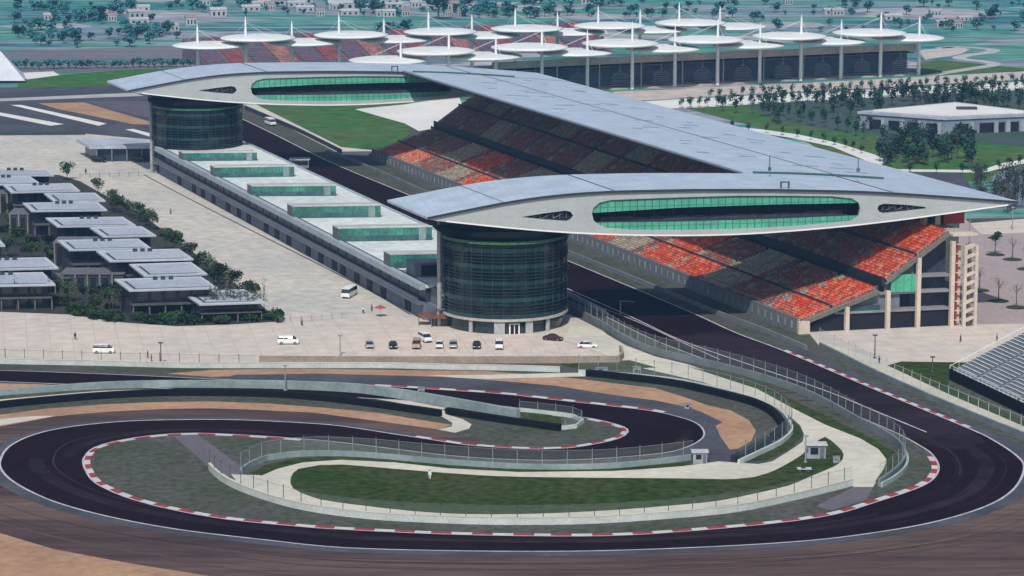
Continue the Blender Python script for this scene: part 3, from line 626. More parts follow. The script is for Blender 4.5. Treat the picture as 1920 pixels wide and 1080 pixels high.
pal = {0: 'RMGRRGRGMRORGMOR', 1: 'RMGMRMGRMMGMRGMM', 2: 'RMMGMMGMMGMMMGMM', 3: 'RMGMMGMMGMMGMMGM'}  # upper tiers also put the sunlit near end and shaded rest into block colours
ti = 0
for (p0, p1, tiers, nrow) in decks:
    # stepped deck
    mb = MB(); a0, z0 = p0; a1, z1 = p1
    for r in range(nrow):
        x0 = a0 + (a1 - a0) * r / nrow; x1 = a0 + (a1 - a0) * (r + 1) / nrow; za = z0 + (z1 - z0) * r / nrow; zb_ = z0 + (z1 - z0) * (r + 1) / nrow
        mb.face([gp(x0, za, 0), gp(x1, za, 0), gp(x1, za, GLEN), gp(x0, za, GLEN)]); mb.face([gp(x1, za, 0), gp(x1, zb_, 0), gp(x1, zb_, GLEN), gp(x1, za, GLEN)])
        mb.face([gp(x0, za, 0), gp(x1, za, 0), gp(x1, zb_ - 1.1, 0), gp(x0, za - 1.1, 0)]); mb.face([gp(x0, za, GLEN), gp(x1, za, GLEN), gp(x1, zb_ - 1.1, GLEN), gp(x0, za - 1.1, GLEN)])
    mb.face([gp(a0, z0 - 1.1, 0), gp(a1, z1 - 1.1, 0), gp(a1, z1 - 1.1, GLEN), gp(a0, z0 - 1.1, GLEN)])
    lpart(mb, 'seating_deck', mat('deck_concrete', (.26, .25, .25), .85, .1, .1), st)
    for (f0, f1) in tiers:
        r0, r1 = round(nrow * f0), round(nrow * f1)
        for sct in range(NSEC):
            la, lb = GLEN * sct / NSEC + .7, GLEN * (sct + 1) / NSEC - .7
            kind = pal[ti][sct]; P = {'R': RED, 'G': GRY, 'M': MIX, 'O': ORG}[kind]
            mb = MB(); ns = int((lb - la) / .62)
            for r in range(r0, r1):
                x0 = a0 + (a1 - a0) * r / nrow; za = z0 + (z1 - z0) * r / nrow; wd = (a1 - a0) / nrow
                for k in range(ns):
                    l = la + (lb - la) * k / ns
                    q = P
                    if kind != 'R' and k < ns * .12: q = MIX
                    if kind in 'RO' and rs.random() < .12: q = MIX
                    if kind == 'G' and rs.random() < .06: q = RED
                    if kind in 'RM' and k > ns * .85: q = GRY if r % 5 < 2 else P
                    c = q[int((math.sin(l * .9 + r * .35) + math.sin(l * .31 - r * .8) + 2) / 4.01 * len(q))] if rs.random() < .62 else rs.choice(q); j = .86 + .28 * rs.random(); c = tuple(x * j for x in c)
                    o = gp(x0 + wd * .25, za + .12, l)
                    A_, B_, H_ = gc * wd * .62, gs * .5, Vector((0, 0, .3))
                    v = [o, o + A_, o + A_ + B_, o + B_]; u_ = [x + H_ for x in v]
                    mb.mesh(v + u_ + [v[1] + H_ * 2.5, v[2] + H_ * 2.5], [(4, 5, 6, 7), (0, 4, 7, 3), (0, 1, 5, 4), (5, 8, 9, 6)], 0, c)
            o = lpart(mb, 'seat_block', M_seat, st)
            if kind == 'R': o['label'] = 'block of bright red and orange seats'
            elif kind == 'G': o['label'] = 'block of grey and tan seats'
        ti += 1
# front wall of the stand, with rail; mid-gap fascia between decks; back wall
a0, z0 = prof['l0']; a1, z1 = prof['l1']; b0, y0 = prof['u0']; b1, y1 = prof['u1']
def slab(name, pts, l0, l1, m, par=None):           # extrude an (a, z) outline along the stand
    mb = MB(); A_ = [gp(a, z, l0) for a, z in pts]; B_ = [gp(a, z, l1) for a, z in pts]; n = len(pts)
    for i in range(n): mb.face([A_[i], A_[(i + 1) % n], B_[(i + 1) % n], B_[i]])
    for E_ in (A_, B_): mb.mesh(E_, [tuple(x) for x in tessellate_polygon([E_])])
    return lpart(mb, name, m, par or st)
slab('front_wall', [(a0 - .5, 0), (a0 - .05, 0), (a0 - .05, z0 + .9), (a0 - .5, z0 + .9)], -.3, GLEN, M_gwall)
slab('upper_deck_fascia', [(b0 - 1.0, y0 - 1.6), (b0 - .2, y0 - 1.2), (b0 - .2, y0 + .3), (b0 - 1.0, y0 + .5)], .2, GLEN, mat('fascia_dark', (.022, .028, .045), .5, .1, .3))
for k in range(88):
    mb = MB(); mb.box(gp(a0 - .62, .9, 2 + k * (GLEN - 4) / 87), gc * .1, gs * .55, (0, 0, 1.7)); lpart(mb, 'wall_pier', mat('pale_pier', (.33, .34, .31), .7, .2, .2), st)
mb = MB(); mb.tube(gp(a0 - .3, z0 + 1.9, -.3), gp(a0 - .3, z0 + 1.9, GLEN), .05, 4)
for k in range(90): mb.tube(gp(a0 - .3, z0 + .9, k * GLEN / 90), gp(a0 - .3, z0 + 1.9, k * GLEN / 90), .035, 4, cap=False)
lpart(mb, 'front_railing', M_steel, st)
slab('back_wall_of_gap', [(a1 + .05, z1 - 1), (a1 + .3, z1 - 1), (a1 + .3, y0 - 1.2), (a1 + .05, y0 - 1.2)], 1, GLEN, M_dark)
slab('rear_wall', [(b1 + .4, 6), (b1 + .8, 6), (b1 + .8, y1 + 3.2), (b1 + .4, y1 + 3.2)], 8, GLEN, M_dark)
slab('rear_concourse', [(b1 + .9, y1 - 1.2), (b1 + 7, y1 - 1.2), (b1 + 7, y1 - .8), (b1 + .9, y1 - .8)], .5, GLEN, M_sc)
e0 = Gf(1830, 610)[0]
# near end elevation
for u, vt in ((1588, 575), (1665, 545), (1723, 483), (1787, 452)):
    a, zt = Gf(u, vt); mb = MB(); mb.box(gp(a - .45, 0, -.5), gc * .9, gs * .9, (0, 0, zt)); lpart(mb, 'end_column', M_colm, st)
slab('ground_void', [(a0 + 1.5, .05), (e0 - 5.5, .05), (e0 - 5.5, 4.0), (a0 + 9, 4.0), (a0 + 6, 3.0)], 1.0, 1.2, M_dark)  # dark sheet stands in for shade in the open space under the stand
slab('end_wall', [(a0 + 3, 2.0), (a0 + 9, 4.0), (b0 + 4, 4.0), (b0 + 4, 8), (a1, 8.0)], 1.4, 1.7, mat('end_wall_grey', (.16, .17, .2), .6, .12, .4))
slab('end_wall', [(b0 + .2, 8.2), (b0 + 7.3, 8.2), (b0 + 7.3, y0 + (y1 - y0) * .5 - 1.4), (b0 + .2, y0 - 1.6)], 1.4, 1.7, mat('end_wall_grey', (.2, .2, .2)))
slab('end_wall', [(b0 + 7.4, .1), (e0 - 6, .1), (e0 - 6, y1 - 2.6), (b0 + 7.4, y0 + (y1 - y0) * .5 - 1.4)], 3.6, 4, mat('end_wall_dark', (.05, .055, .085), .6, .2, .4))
for z in (3.9, 8.0, 11.6): slab('floor_slab', [({3.9: a0 + 9, 8.0: a1 + .6, 11.6: b0 + 7.6}[z], z), (e0 - 6.2, z), (e0 - 6.2, z + .5), ({3.9: a0 + 9, 8.0: a1 + .6, 11.6: b0 + 7.6}[z], z + .5)], .6, 3.5, mat('slab_grey', (.26, .25, .27), .7))
aa, az = Gf(1672, 549); ab, bz_ = Gf(1722, 514)
slab('end_glazing', [(aa, az), (ab, az), (ab, bz_), (aa, bz_)], .3, .6, grid_mat('stand_green_glass', (.10, .44, .28), (.04, .2, .14), tuple(gc), 1.9, 30, .07, .0, .25, 0, .12, .6))
slab('end_glazing', [(a0 + 9.8, 4.4), (b0 - 1, 4.4), (b0 - 1, 5.6), (a0 + 9.8, 5.6)], .9, 1.1, mat('dim_green_glass', (.03, .09, .09), .3))
# raking fascia under the two decks at the end
for (p, q) in ((prof['l0'], prof['l1']), (prof['u0'], prof['u1'])):
    slab('raker', [(p[0], p[1] - 1.15), (q[0], q[1] - 1.15), (q[0], q[1] - .2), (p[0], p[1] - .2)], -.3, -.05, mat('raker_dark', (.16, .155, .13), .7))
    mb = MB()
    for k in range(15):
        f = k / 14; b = gp(p[0] + (q[0] - p[0]) * f, p[1] + (q[1] - p[1]) * f, .1); mb.tube(b, b + Vector((0, 0, .9)), .03, 4)
    mb.tube(gp(p[0], p[1] + .9, .1), gp(q[0], q[1] + .9, .1), .04, 4); lpart(mb, 'handrail', M_sc, st)
# entrance block at the front corner
slab('corner_block', [(a0 - .4, 0), (a0 + 2.2, 0), (a0 + 2.2, z0 + .3), (a0 - .4, z0 + .3)], -1.2, -.35, M_colm)
# stair tower: ladder of cream beams with red panels
sx0, sx1 = Gf(1803, 455)[0], Gf(1829, 455)[0]; sz = Gf(1815, 458)[1]
stw = lpart((lambda m_: (m_.box(gp(sx0, 0, -1.6), gc * .7, gs * .7, (0, 0, sz)), m_.box(gp(sx1 - .7, 0, -1.6), gc * .7, gs * .7, (0, 0, sz)), m_.box(gp(sx0, 0, 1.5), gc * .7, gs * .7, (0, 0, sz)), m_.box(gp(sx1 - .7, 0, 1.5), gc * .7, gs * .7, (0, 0, sz)), m_)[-1])(MB()), 'stair_tower', M_colm, st)
for k in range(9):
    z = 1.6 + k * (sz - 2.2) / 8; mb = MB()
    v = [gp(sx0 + .7, z - .5, -1.5), gp(sx1 - .7, z + .3, -1.5)]; mb.box(v[0], v[1] - v[0], gs * 2.6, (0, 0, .5)); lpart(mb, 'stair_flight', M_colm, stw)
sr = Gf(1790, 600)[0]
mb = MB(); mb.box(gp(sr + .4, .3, .6), gc * (sx0 - sr - .8), gs * .3, (0, 0, sz - .6)); lpart(mb, 'stair_red_wall', M_red, st)
mb = MB()
for k in range(9): mb.box(gp(sr + .2, 1.2 + k * 2.2, .3), gc * (sx0 - sr), gs * .28, (0, 0, .3))
lpart(mb, 'stair_rail', M_colm, st)
mb = MB(); mb.box(gp(sr - 1.5, y1 - 1.0, -1.2), gc * (sx1 - sr + 1.5), gs * 3, (0, 0, .5)); lpart(mb, 'stair_landing', M_colm, st)
# red lift housing under the tip of the wing
ra, rz_ = Gf(1780, 432); rb, _ = Gf(1819, 432)
mb = MB(); mb.box(gp(ra + 5.4, y1 - .4, 13), gc * (rb - ra), gs * 3, (0, 0, 4.6)); lpart(mb, 'red_housing', M_red, st)
mb = MB(); mb.box(gp(ra - .5, y1 - .2, 11), gc * 4.0, gs * 2, (0, 0, 2.0)); lpart(mb, 'plant_room', M_colm, st)
# aisles cross rails
for (p0, p1, f) in ((prof['l0'], prof['l1'], .44), (prof['u0'], prof['u1'], .5)):
    a = p0[0] + (p1[0] - p0[0]) * f; z = p0[1] + (p1[1] - p0[1]) * f
    slab('cross_aisle', [(a - .2, z), (a, z), (a, z + .6), (a - .2, z + .6)], .3, GLEN, mat('aisle_dark', (.05, .05, .06), .7))
# ---- roof of the stand: continues the arch of the wings
ai_n, zi_n = Wf(1395, 326, WDEP); ai_f = (VP(757, 141, WA + D, wn) - WA - D).dot(wc)
print('roof inner', ai_n, zi_n, ai_f, 'Wf stand end', )
def rl(a, z, l): return wp(a, z, l) - GN
NR = 26; L0, L1 = WDEP + .35, DS - .6
def roofz(a): return interp(top, a)
up = []; dn = []
for i in range(NR + 1):
    f = i / NR
    for l, ai in ((L0, ai_n), (L1, ai_f)):
        a = ai + (WLEN - ai) * f; z = roofz(a); th = .7 + 2.2 * math.sin(PI * min(1, f * 1.0)) ** .8
        up.append(rl(a, z + .5, l)); dn.append(rl(a, z + .5 - th, l))
mb = MB(); mb.mesh(up, [(2 * i, 2 * i + 2, 2 * i + 3, 2 * i + 1) for i in range(NR)]); rf = lpart(mb, 'roof', M_roof, st)
mb = MB(); mb.mesh(dn, [(2 * i, 2 * i + 1, 2 * i + 3, 2 * i + 2) for i in range(NR)]); mb.face([up[0], up[1], dn[1], dn[0]]); mb.face([up[-2], dn[-2], dn[-1], up[-1]])
for k in (0, 1):
    for i in range(NR): mb.face([up[2 * i + k], up[2 * i + 2 + k], dn[2 * i + 2 + k], dn[2 * i + k]])
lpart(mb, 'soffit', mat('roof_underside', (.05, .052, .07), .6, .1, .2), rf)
mb = MB(); mb.tube(up[0] + Vector((-.3, 0, .1)), up[1] + Vector((-.3, 0, .1)), .35, 6); lpart(mb, 'edge_gutter', M_steel, rf)
for l_ in (.46,):
    mb = MB(); n = 40
    for k in range(n):
        la, lb = L0 + (L1 - L0) * k / n, L0 + (L1 - L0) * (k + 1) / n
        f = .5; 
        def q(l): 
            ai = ai_n + (ai_f - ai_n) * (l - L0) / (L1 - L0); a = ai + (WLEN - ai) * l_; return a
        mb.face([rl(q(la), roofz(q(la)) + .56, la), rl(q(la) + .3, roofz(q(la)) + .56, la), rl(q(lb) + .3, roofz(q(lb)) + .56, lb), rl(q(lb), roofz(q(lb)) + .56, lb)])
    lpart(mb, 'expansion_joint', M_gut, rf)
# row of roof lights along the joint with each wing
for (l, nn) in ((WDEP + 1.1, 30), (DS - 1.8, 26)):
    for k in range(nn):
        a = ai_n + 3 + (WLEN - ai_n - 22) * k / (nn - 1); z = roofz(a) + .55; mb = MB()
        mb.box(rl(a, z, l), wc * .95, ws * 1.0, (0, 0, .35)); lpart(mb, 'roof_light', M_gutg, rf)
# low slots scattered on the sheet
rr = random.Random(5)
for k in range(38):
    l = L0 + 8 + (L1 - L0 - 16) * ((k + rr.random()) / 38); ai = ai_n + (ai_f - ai_n) * (l - L0) / (L1 - L0)
    a = ai + (WLEN - ai) * (.12 + .62 * rr.random()); ln = 2 + 4.5 * rr.random(); mb = MB()
    mb.mesh([rl(a, roofz(a) + .62, l), rl(a + ln, roofz(a + ln) + .62, l), rl(a + ln, roofz(a + ln) + .62, l + 1.1), rl(a, roofz(a) + .62, l + 1.1), rl(a, roofz(a) + .4, l), rl(a + ln, roofz(a + ln) + .4, l)], [(0, 1, 2, 3), (4, 5, 1, 0)])
    lpart(mb, 'roof_vent', mat('roof_vent', (.2, .26, .34), .6, .1, .5), rf)
for (u, v, h) in ((1609, 322, 3.0), (1443, 320, 3.5)):
    p = G(u, v, 33) - GN; mb = MB(); mb.tube(p, p + Vector((0, 0, h)), .12, 5); mb.box(p + Vector((-.4, -.3, 0)), (.8, 0, 0), (0, .6, 0), (0, 0, .8)); lpart(mb, 'lightning_rod', M_mast, rf)

# ---- pit building
PZ = 8.6
pA, pB = G(773, 524, PZ), G(353, 306, PZ); ps = (pB - pA).normalized()
pR = G(717, 379, PZ); pR2 = G(483, 283, PZ)
px = Vector((1, 0, 0)); px = (px * .985 + Vector((0, .17, 0))).normalized()
pO = pA - ps * 6
def along(p): return (p - pO).dot(ps)
pn = Vector((ps.y, -ps.x, 0)) if ps.y * 1 > 0 else Vector((-ps.y, ps.x, 0))
if pn.x < 0: pn = -pn
PW = (pR - pO).dot(pn); PW2 = (pR2 - pO).dot(pn); PL = along(G(292, 275, PZ))
print('PIT', PW, PW2, PL)
PW = (PW + PW2) / 2
pb = thing('pit_building', 'long white-roofed pit building with green glass boxes on its roof, between the towers', 'building', None, (pO.x, pO.y, 0))
pO0 = Vector((pO.x, pO.y, 0))
def pp(w_, z, l): p = pn * w_ + ps * l; return Vector((p.x, p.y, z))
def pbox(name, w0, w1, l0, l1, z0, z1, m, par=None, skew=0):
    mb = MB(); mb.box(pp(w0, z0, l0), pn * (w1 - w0), ps * (l1 - l0), (0, 0, z1 - z0)); return lpart(mb, name, m, par or pb)
M_pwall = mat('pit_wall', (.15, .17, .215), .7, .1, .2)
M_pup = grid_mat('pit_upper_glass', (.035, .05, .09), (.07, .09, .14), tuple(ps), 3.0, 50, .06, 0, .3, 0, .15, .5)
M_proof = mat('white_roof_membrane', (.60, .64, .62), .8, .05, .05, col2=(.50, .55, .54), var2=.12)
pbox('ground_floor', .8, PW - 1, 0, PL, 0, 3.9, M_pwall)
pbox('upper_floor', 1.4, PW - 1, 0, PL, 3.95, 7.6, M_pup)
pbox('paddock_ledge', -.8, .9, 0, PL, 3.6, 4.2, mat('ledge_grey', (.13, .15, .19), .6))
rfm = pbox('roof', .9, PW, -1, PL, 7.65, PZ - .25, M_proof)
pbox('roof_edge', -.6, .85, -1, PL, 7.3, PZ + .1, mat('roof_edge', (.33, .39, .43), .5, .08, .2), rfm)
pbox('roof_edge_line', 1.4, 1.7, -1, PL, PZ - .24, PZ - .1, M_gut, rfm)
pbox('roof_edge', PW - .05, PW + .8, -1, PL, 7.4, PZ, mat('roof_edge', (.42, .48, .50)), rfm)
pbox('pit_lane_glazing', PW - .98, PW - .9, 0, PL, .2, 7.3, M_pup)
# garage doors, in pairs along the paddock side
us = [(337, 338), (362, 353), (380, 362), (398, 373), (426, 388), (446, 399), (465, 409), (498, 427), (518, 438), (541, 450), (577, 470), (600, 483), (624, 497), (637, 506), (665, 520), (692, 533), (718, 547), (765, 572)]
for u, v in us:
    l = along(G(u, v, 1.5)); mb = MB(); mb.box(pp(.62, .2, l - 2.0), pn * .2, ps * 4.0, (0, 0, 3.0)); d_ = lpart(mb, 'garage_door', M_dark, pb)
for k in range(int(PL / 7)):
    l = 3 + k * 7.0; mb = MB(); mb.box(pp(.3, 4.2, l), pn * .2, ps * .2, (0, 0, 3.1)); lpart(mb, 'terrace_post', mat('terrace_post', (.06, .07, .1), .6), pb)
mb = MB(); mb.tube(pp(-.7, 5.2, 0), pp(-.7, 5.2, PL), .07, 4); mb.tube(pp(-.7, 4.75, 0), pp(-.7, 4.75, PL), .05, 4); lpart(mb, 'terrace_rail', M_steel, pb)
# roof boxes
bxs = [((343, 302), (482, 301), 280), ((403, 333), (552, 331), 307), ((473, 368), (630, 367), 342), ((549, 409), (714, 407), 380), ((635, 453), (810, 450), 421), ((732, 503), (842, 501), 470)]
M_bg = grid_mat('box_glass', (.05, .24, .18), (.02, .09, .08), (1, 0, 0), 2.1, 50, .08, 0, .2, 0, .25, .6)
for i, (a_, b_, vt) in enumerate(bxs):
    A0, B0 = G(*a_, PZ - .2), G(*b_, PZ - .2); A0.z = B0.z = PZ - .2; e = B0 - A0
    h = VY(a_[0], vt + 5, A0.y).z - A0.z; dep = ps * 5.0; o = A0 - pO0
    mb = MB(); mb.box(o + Vector((0, 0, .05)), e, dep, (0, 0, h - .45)); bxo = lpart(mb, 'rooftop_lounge', M_bg, pb)
    mb = MB(); mb.box(o - e * .005 + Vector((0, -.1, h - .4)), e * 1.01, dep * 1.04, (0, 0, .22)); lpart(mb, 'lounge_roof', mat('lounge_roof', (.40, .44, .43), .7, .1, .3), bxo); mb = MB(); mb.box(o - e * .005 + Vector((0, -.12, h - .17)), e * 1.01, (0, .25, 0), (0, 0, .2)); lpart(mb, 'lounge_parapet', mat('lounge_parapet', (.60, .61, .58), .6), bxo)
    mb = MB(); mb.box(o + e * .86 + Vector((0, -.06, .1)), e * .075, (0, .06, 0), (0, 0, h - .6)); lpart(mb, 'lounge_door', mat('lounge_door', (.22, .3, .29), .4), bxo)
    mb = MB(); mb.box(o + e * .0 + Vector((0, -.05, .1)), e, (0, .05, 0), (0, 0, (h - .5) * .42)); lpart(mb, 'lounge_window', mat('lounge_low_glass', (.03, .09, .10), .2, .4, .4, col2=(.06, .13, .14)), bxo)
    mb = MB(); mb.box(o + Vector((-.06, 0, .1)), (.06, 0, 0), dep, (0, 0, h - .55)); lpart(mb, 'lounge_side', mat('lounge_side', (.09, .10, .11), .4, .2, .8), bxo)
# stair blocks by the near tower
pq = G(777, 520, PZ - .2) - pO0
mb = MB(); mb.box(pq, (9, 1.5, 0), ps * 6, (0, 0, 3.4)); sb_ = lpart(mb, 'stair_block', mat('stair_block', (.14, .17, .20), .5, .15, .3), pb)
mb = MB(); mb.box(pq + Vector((1.6, .1, .4)), (6, 1, 0), -ps * .12, (0, 0, 2.4)); lpart(mb, 'stair_block_window', M_dark, sb_)
mb = MB(); mb.box(pp(1.4, 0, -7), pn * 16, ps * 6.8, (0, 0, 4.2)); mb.box(pp(2.4, 4.2, -6), pn * 14, ps * 5.8, (0, 0, 3.6)); e_ = lpart(mb, 'end_bay', M_pwall, pb)
mb = MB(); mb.box(pp(2.8, 4.4, -6.1), pn * 12, ps * .06, (0, 0, 3.0)); mb.box(pp(1.9, .3, -7.1), pn * 14, ps * .06, (0, 0, 3.2)); lpart(mb, 'end_window', M_dark, e_)
mb = MB()
for k in range(4): mb.box(pp(1.2, 3.9 + k * .0, -9.5 + k * .6), pn * 6, ps * .4, (0, 0, .25))
lpart(mb, 'end_canopy', mat('ledge_grey', (.26, .29, .33)), pb)
# small service building at the far left end
p0 = G(182, 303); p1 = G(300, 302); hh = VY(182, 278, p0.y).z
t = thing('service_building', 'low dark glass-fronted building with flat pale roof left of the far tower', 'building', None, tuple(p0))
e = p1 - p0; dp = Vector((-6, 16, 0))
mb = MB(); mb.box((0, 0, 0), e, dp, (0, 0, hh)); lpart(mb, 'wall', mat('dark_blue_glass', (.03, .05, .08), .3, .2, .2), t)
mb = MB(); mb.box(Vector((-2, -2, hh)), e * 1.05, dp * 1.15, (0, 0, .9)); lpart(mb, 'roof', mat('service_roof', (.42, .47, .54), .6), t)
for k in range(5):
    mb = MB(); mb.box(e * (k / 4.2) + Vector((0, -1.6, 0)), (.4, 0, 0), (0, .4, 0), (0, 0, hh)); lpart(mb, 'column', M_pwall, t)
# ------------------------------------------------------------------ white mast-and-disc canopies behind
fb = [(1102, 171), (1185, 169), (1265, 162), (1345, 156), (1422, 155), (1500, 152), (1575, 148), (1649, 144)]
FL0, FL1 = G(*fb[0]), G(*fb[-1]); fdir = (FL1 - FL0).normalized()
def front_base(u):
    lo, hi = -400, 400
    for _ in range(50):
        m = (lo + hi) / 2
        if PX(FL0 + fdir * m)[0] < u: lo = m
        else: hi = m
    return FL0 + fdir * lo
M_cwhite = mat('canopy_membrane', (.68, .70, .69), .7, .05, .1, col2=(.60, .63, .63)); M_cmast = mat('canopy_mast', (.74, .77, .78), .5, .04, .3)
def canopy(zd, H):
    t = thing('disc_canopy', 'x', 'canopy', 'white disc canopies on masts')
    mb = MB(); R = 14.8
    mb.lathe([(.5, zd - 1.2), (3, zd - .9), (R * .9, zd - .35), (R, zd + .1), (R, zd + .45), (R * .8, zd + .9), (2.5, zd + 1.25), (.5, zd + 1.3)], 36, c=(4.8, 0)); lpart(mb, 'disc', M_cwhite, t, smooth=True)
    mb = MB(); mb.tube((0, 0, 0), (0, 0, zd - 1.2), .75, 10, .65); mb.tube((0, 0, zd - 1.2), (0, 0, H - 2), .6, 10, .35); mb.tube((0, 0, H - 2), (0, 0, H), .35, 8, .05); lpart(mb, 'mast', M_cmast, t)
    mb = MB()
    for k in range(4):
        a = 2 * PI * k / 4 + .5; c_, s_ = math.cos(a), math.sin(a)
        mb.tube((0, 0, H - 2.5), (4.8 + c_ * R * .8, s_ * R * .8, zd + .8), .05, 3)
    lpart(mb, 'stay', M_cmast, t)
    return t
frow = [(752, 83, 118), (842, 69, 106), (930, 71, 112), (1016, 69, 100), (1101, 67, 104), (1185, 54, 90), (1265, 60, 98), (1345, 48, 84), (1424, 52, 90), (1501, 40, 77), (1576, 46, 83), (1650, 35, 70), (1722, 40, 77)]
brow = [(372, 45, 85), (460, 33, 73), (548, 38, 80), (635, 30, 68), (720, 35, 75), (803, 25, 62), (885, 28, 67), (966, 17, 56), (1045, 25, 60), (1122, 15, 51), (1200, 12, 57), (1274, 12, 45), (1349, 12, 50)]
protos = {}
def place_canopy(p, vt, vd, lab):
    zd = VY(p['u'], vd, p['b'].y).z; H = VY(p['u'], vt, p['b'].y).z
    hi = zd > 16.2; key = hi
    zd, H = (17.6, 26.5) if hi else (14.9, 23.9)
    if key not in protos: protos[key] = t = canopy(zd, H); t.location = p['b']; t['label'] = lab
    else: t = copy_tree(protos[key], p['b'], 0, lab)
    return t
pos = []
for i, (u, vt, vd) in enumerate(frow):
    b = front_base(u); pos.append((b, i % 2 == 1, '%s white disc canopy from the left in the nearer row' % ORD[i]))
for i, (u, vt, vd) in enumerate(brow):
    high = i % 2 == 1; b = G(u, vd, 17.6 if high else 14.9); b.z = 0
    pos.append((b, high, '%s white disc canopy from the left in the farther row' % ORD[i]))
# straighten the far row
bb = [p[0] for p in pos[13:]]; n = len(bb)
ax = sum(p.x for p in bb) / n; ay = sum(p.y for p in bb) / n; k_ = sum((p.x - ax) * (p.y - ay) for p in bb) / sum((p.x - ax) ** 2 for p in bb)
for i, (b, high, lab) in enumerate(pos):
    if i >= 13: b = Vector((b.x, b.y * .5 + .5 * (ay + k_ * (b.x - ax)), 0))
    if high not in protos:
        zd, H = (17.6, 26.5) if high else (14.9, 23.9); t = protos[high] = canopy(zd, H); t.location = b; t['label'] = lab; t.rotation_euler.z = PI if i < 13 else .1
    else: copy_tree(protos[high], b, PI + .12 if i < 13 else .1, lab)
# ---- grandstands under the canopies
fn = Vector((-fdir.y, fdir.x, 0))                      # away from the camera
M_bsc = mat('back_stand_concrete', (.44, .39, .36), .8, .1, .1); M_bsd = mat('back_stand_dark', (.11, .15, .22), .7, .2, .2)  # bluish dark paints hazy shade into the back wall
def back_stand(label, o, L, flip, seats_rim):
    t = thing('back_grandstand', label, 'grandstand', 'grandstands under the disc canopies', tuple(o))
    q = -1 if flip else 1
    def P_(l, d, z): return fdir * l + fn * d * q + Vector((0, 0, z))
    mb = MB()
    for r in range(14):
        d0, d1 = 2 + r * 1.5, 2 + (r + 1) * 1.5; z0_, z1_ = 11.2 - r * .7, 11.2 - (r + 1) * .7
        mb.face([P_(0, d0, z0_), P_(L, d0, z0_), P_(L, d1, z0_), P_(0, d1, z0_)]); mb.face([P_(0, d1, z0_), P_(L, d1, z0_), P_(L, d1, z1_), P_(0, d1, z1_)])
    lpart(mb, 'seating_deck', M_bsc, t)
    nb = 16
    for k in range(nb):
        l0_, l1_ = L * k / nb + 1, L * (k + 1) / nb - 1; mb = stepped(P_, l0_, l1_, 13, 2.4, 1.5, 11.25, -.7)
        lpart(mb, 'seat_block', seats_rim[k % len(seats_rim)], t)
    mb = MB(); mb.box(P_(0, 1.0, 9.8), fdir * L, fn * q * 1.0, (0, 0, 2.6)); lpart(mb, 'top_beam', M_bsc, t)
    mb = MB(); mb.box(P_(0, 8, 0), fdir * L, fn * q * .3, (0, 0, 8.6)); mb.box(P_(0, 2, 8.5), fdir * L, fn * q * 6, (0, 0, .3)); lpart(mb, 'back_wall', M_bsd, t)
    mb = MB(); mb.box(P_(0, -2, 0), fdir * L, fn * q * 10, (0, 0, .5)); lpart(mb, 'base', M_bsc, t)
    nn = int(L / 18)
    for k in range(nn):
        l = 9 + k * 18
        mb = MB(); mb.tube(P_(l, 1.2, 0), P_(l, 1.2, 10), .3, 6); lpart(mb, 'column', M_bsc, t)
        l += 9
        mb = MB()
        for z in range(6): mb.box(P_(l - 4.2 + .25 * z, 1.4, 1.2 + z * .85), fdir * (8.4 - .5 * z), fn * q * 1.2, (0, 0, .22))
        mb.tube(P_(l, 1.6, 6), P_(l, 1.6, 9.8), .18, 5); mb.tube(P_(l - 4, 1.6, 4), P_(l, 1.6, 7.3), .14, 4); mb.tube(P_(l + 4, 1.6, 4), P_(l, 1.6, 7.3), .14, 4)
        lpart(mb, 'stair', mat('stair_grey', (.22, .25, .3), .6), t)
    return t
o = front_base(930) + fn * 2; e_ = front_base(1724) + fn * 2
M_sp = mat('far_seat_red', (.34, .08, .07), .7, .25, .5, col2=(.14, .06, .09), var2=.4); M_spp = mat('far_seat_pink', (.42, .2, .15), .7, .25, .5, col2=(.2, .1, .12), var2=.4); M_spg = mat('far_seat_grey', (.3, .25, .25), .7, .2, .5, col2=(.34, .13, .11), var2=.4)
back_stand('long grandstand seen from behind, with white columns under the nearer row of disc canopies', o, (e_ - o).length, False, [M_spg, M_spp, M_spg, M_sp])
o2 = G(392, 140); l2 = 250
def far_stand():
    a = G(388, 128); b = G(1150, 92); L = (b - a).length; ax_ = (b - a).normalized(); nn_ = Vector((-ax_.y, ax_.x, 0))
    t = thing('back_grandstand', 'farther grandstand of faded red seats under the rear row of disc canopies', 'grandstand', 'grandstands under the disc canopies', tuple(a))
    P_ = lambda l, d, z: ax_ * l + nn_ * d + Vector((0, 0, z))
    mb = MB()
    for r in range(14):
        d0, d1 = r * 2.2, (r + 1) * 2.2; z0_, z1_ = 1 + r * .62, 1 + (r + 1) * .62
        mb.face([P_(0, d0, z0_), P_(L, d0, z0_), P_(L, d1, z0_), P_(0, d1, z0_)]); mb.face([P_(0, d1, z0_), P_(L, d1, z0_), P_(L, d1, z1_), P_(0, d1, z1_)])
    mb.face([P_(0, 0, 0), P_(L, 0, 0), P_(L, 0, 1), P_(0, 0, 1)]); mb.face([P_(0, 31, 0), P_(0, 0, 0), P_(0, 0, 1), P_(0, 31, 9.6)])
    lpart(mb, 'seating_deck', mat('far_deck', (.17, .13, .16), .85, .15, .1), t)
    nb = 18
    for k in range(nb):
        l0_, l1_ = L * k / nb + 1, L * (k + 1) / nb - 1; mb = stepped(P_, l0_, l1_, 14, .5, 2.2, 1.02, .62, .55)
        lpart(mb, 'seat_block', [mat('faded_seat', (.2, .10, .13), .7, .3, .5, col2=(.07, .09, .15), var2=.4), M_spp, mat('faded_seat', (.2, .12, .14)), M_sp][(k * 7) % 4], t)
far_stand()
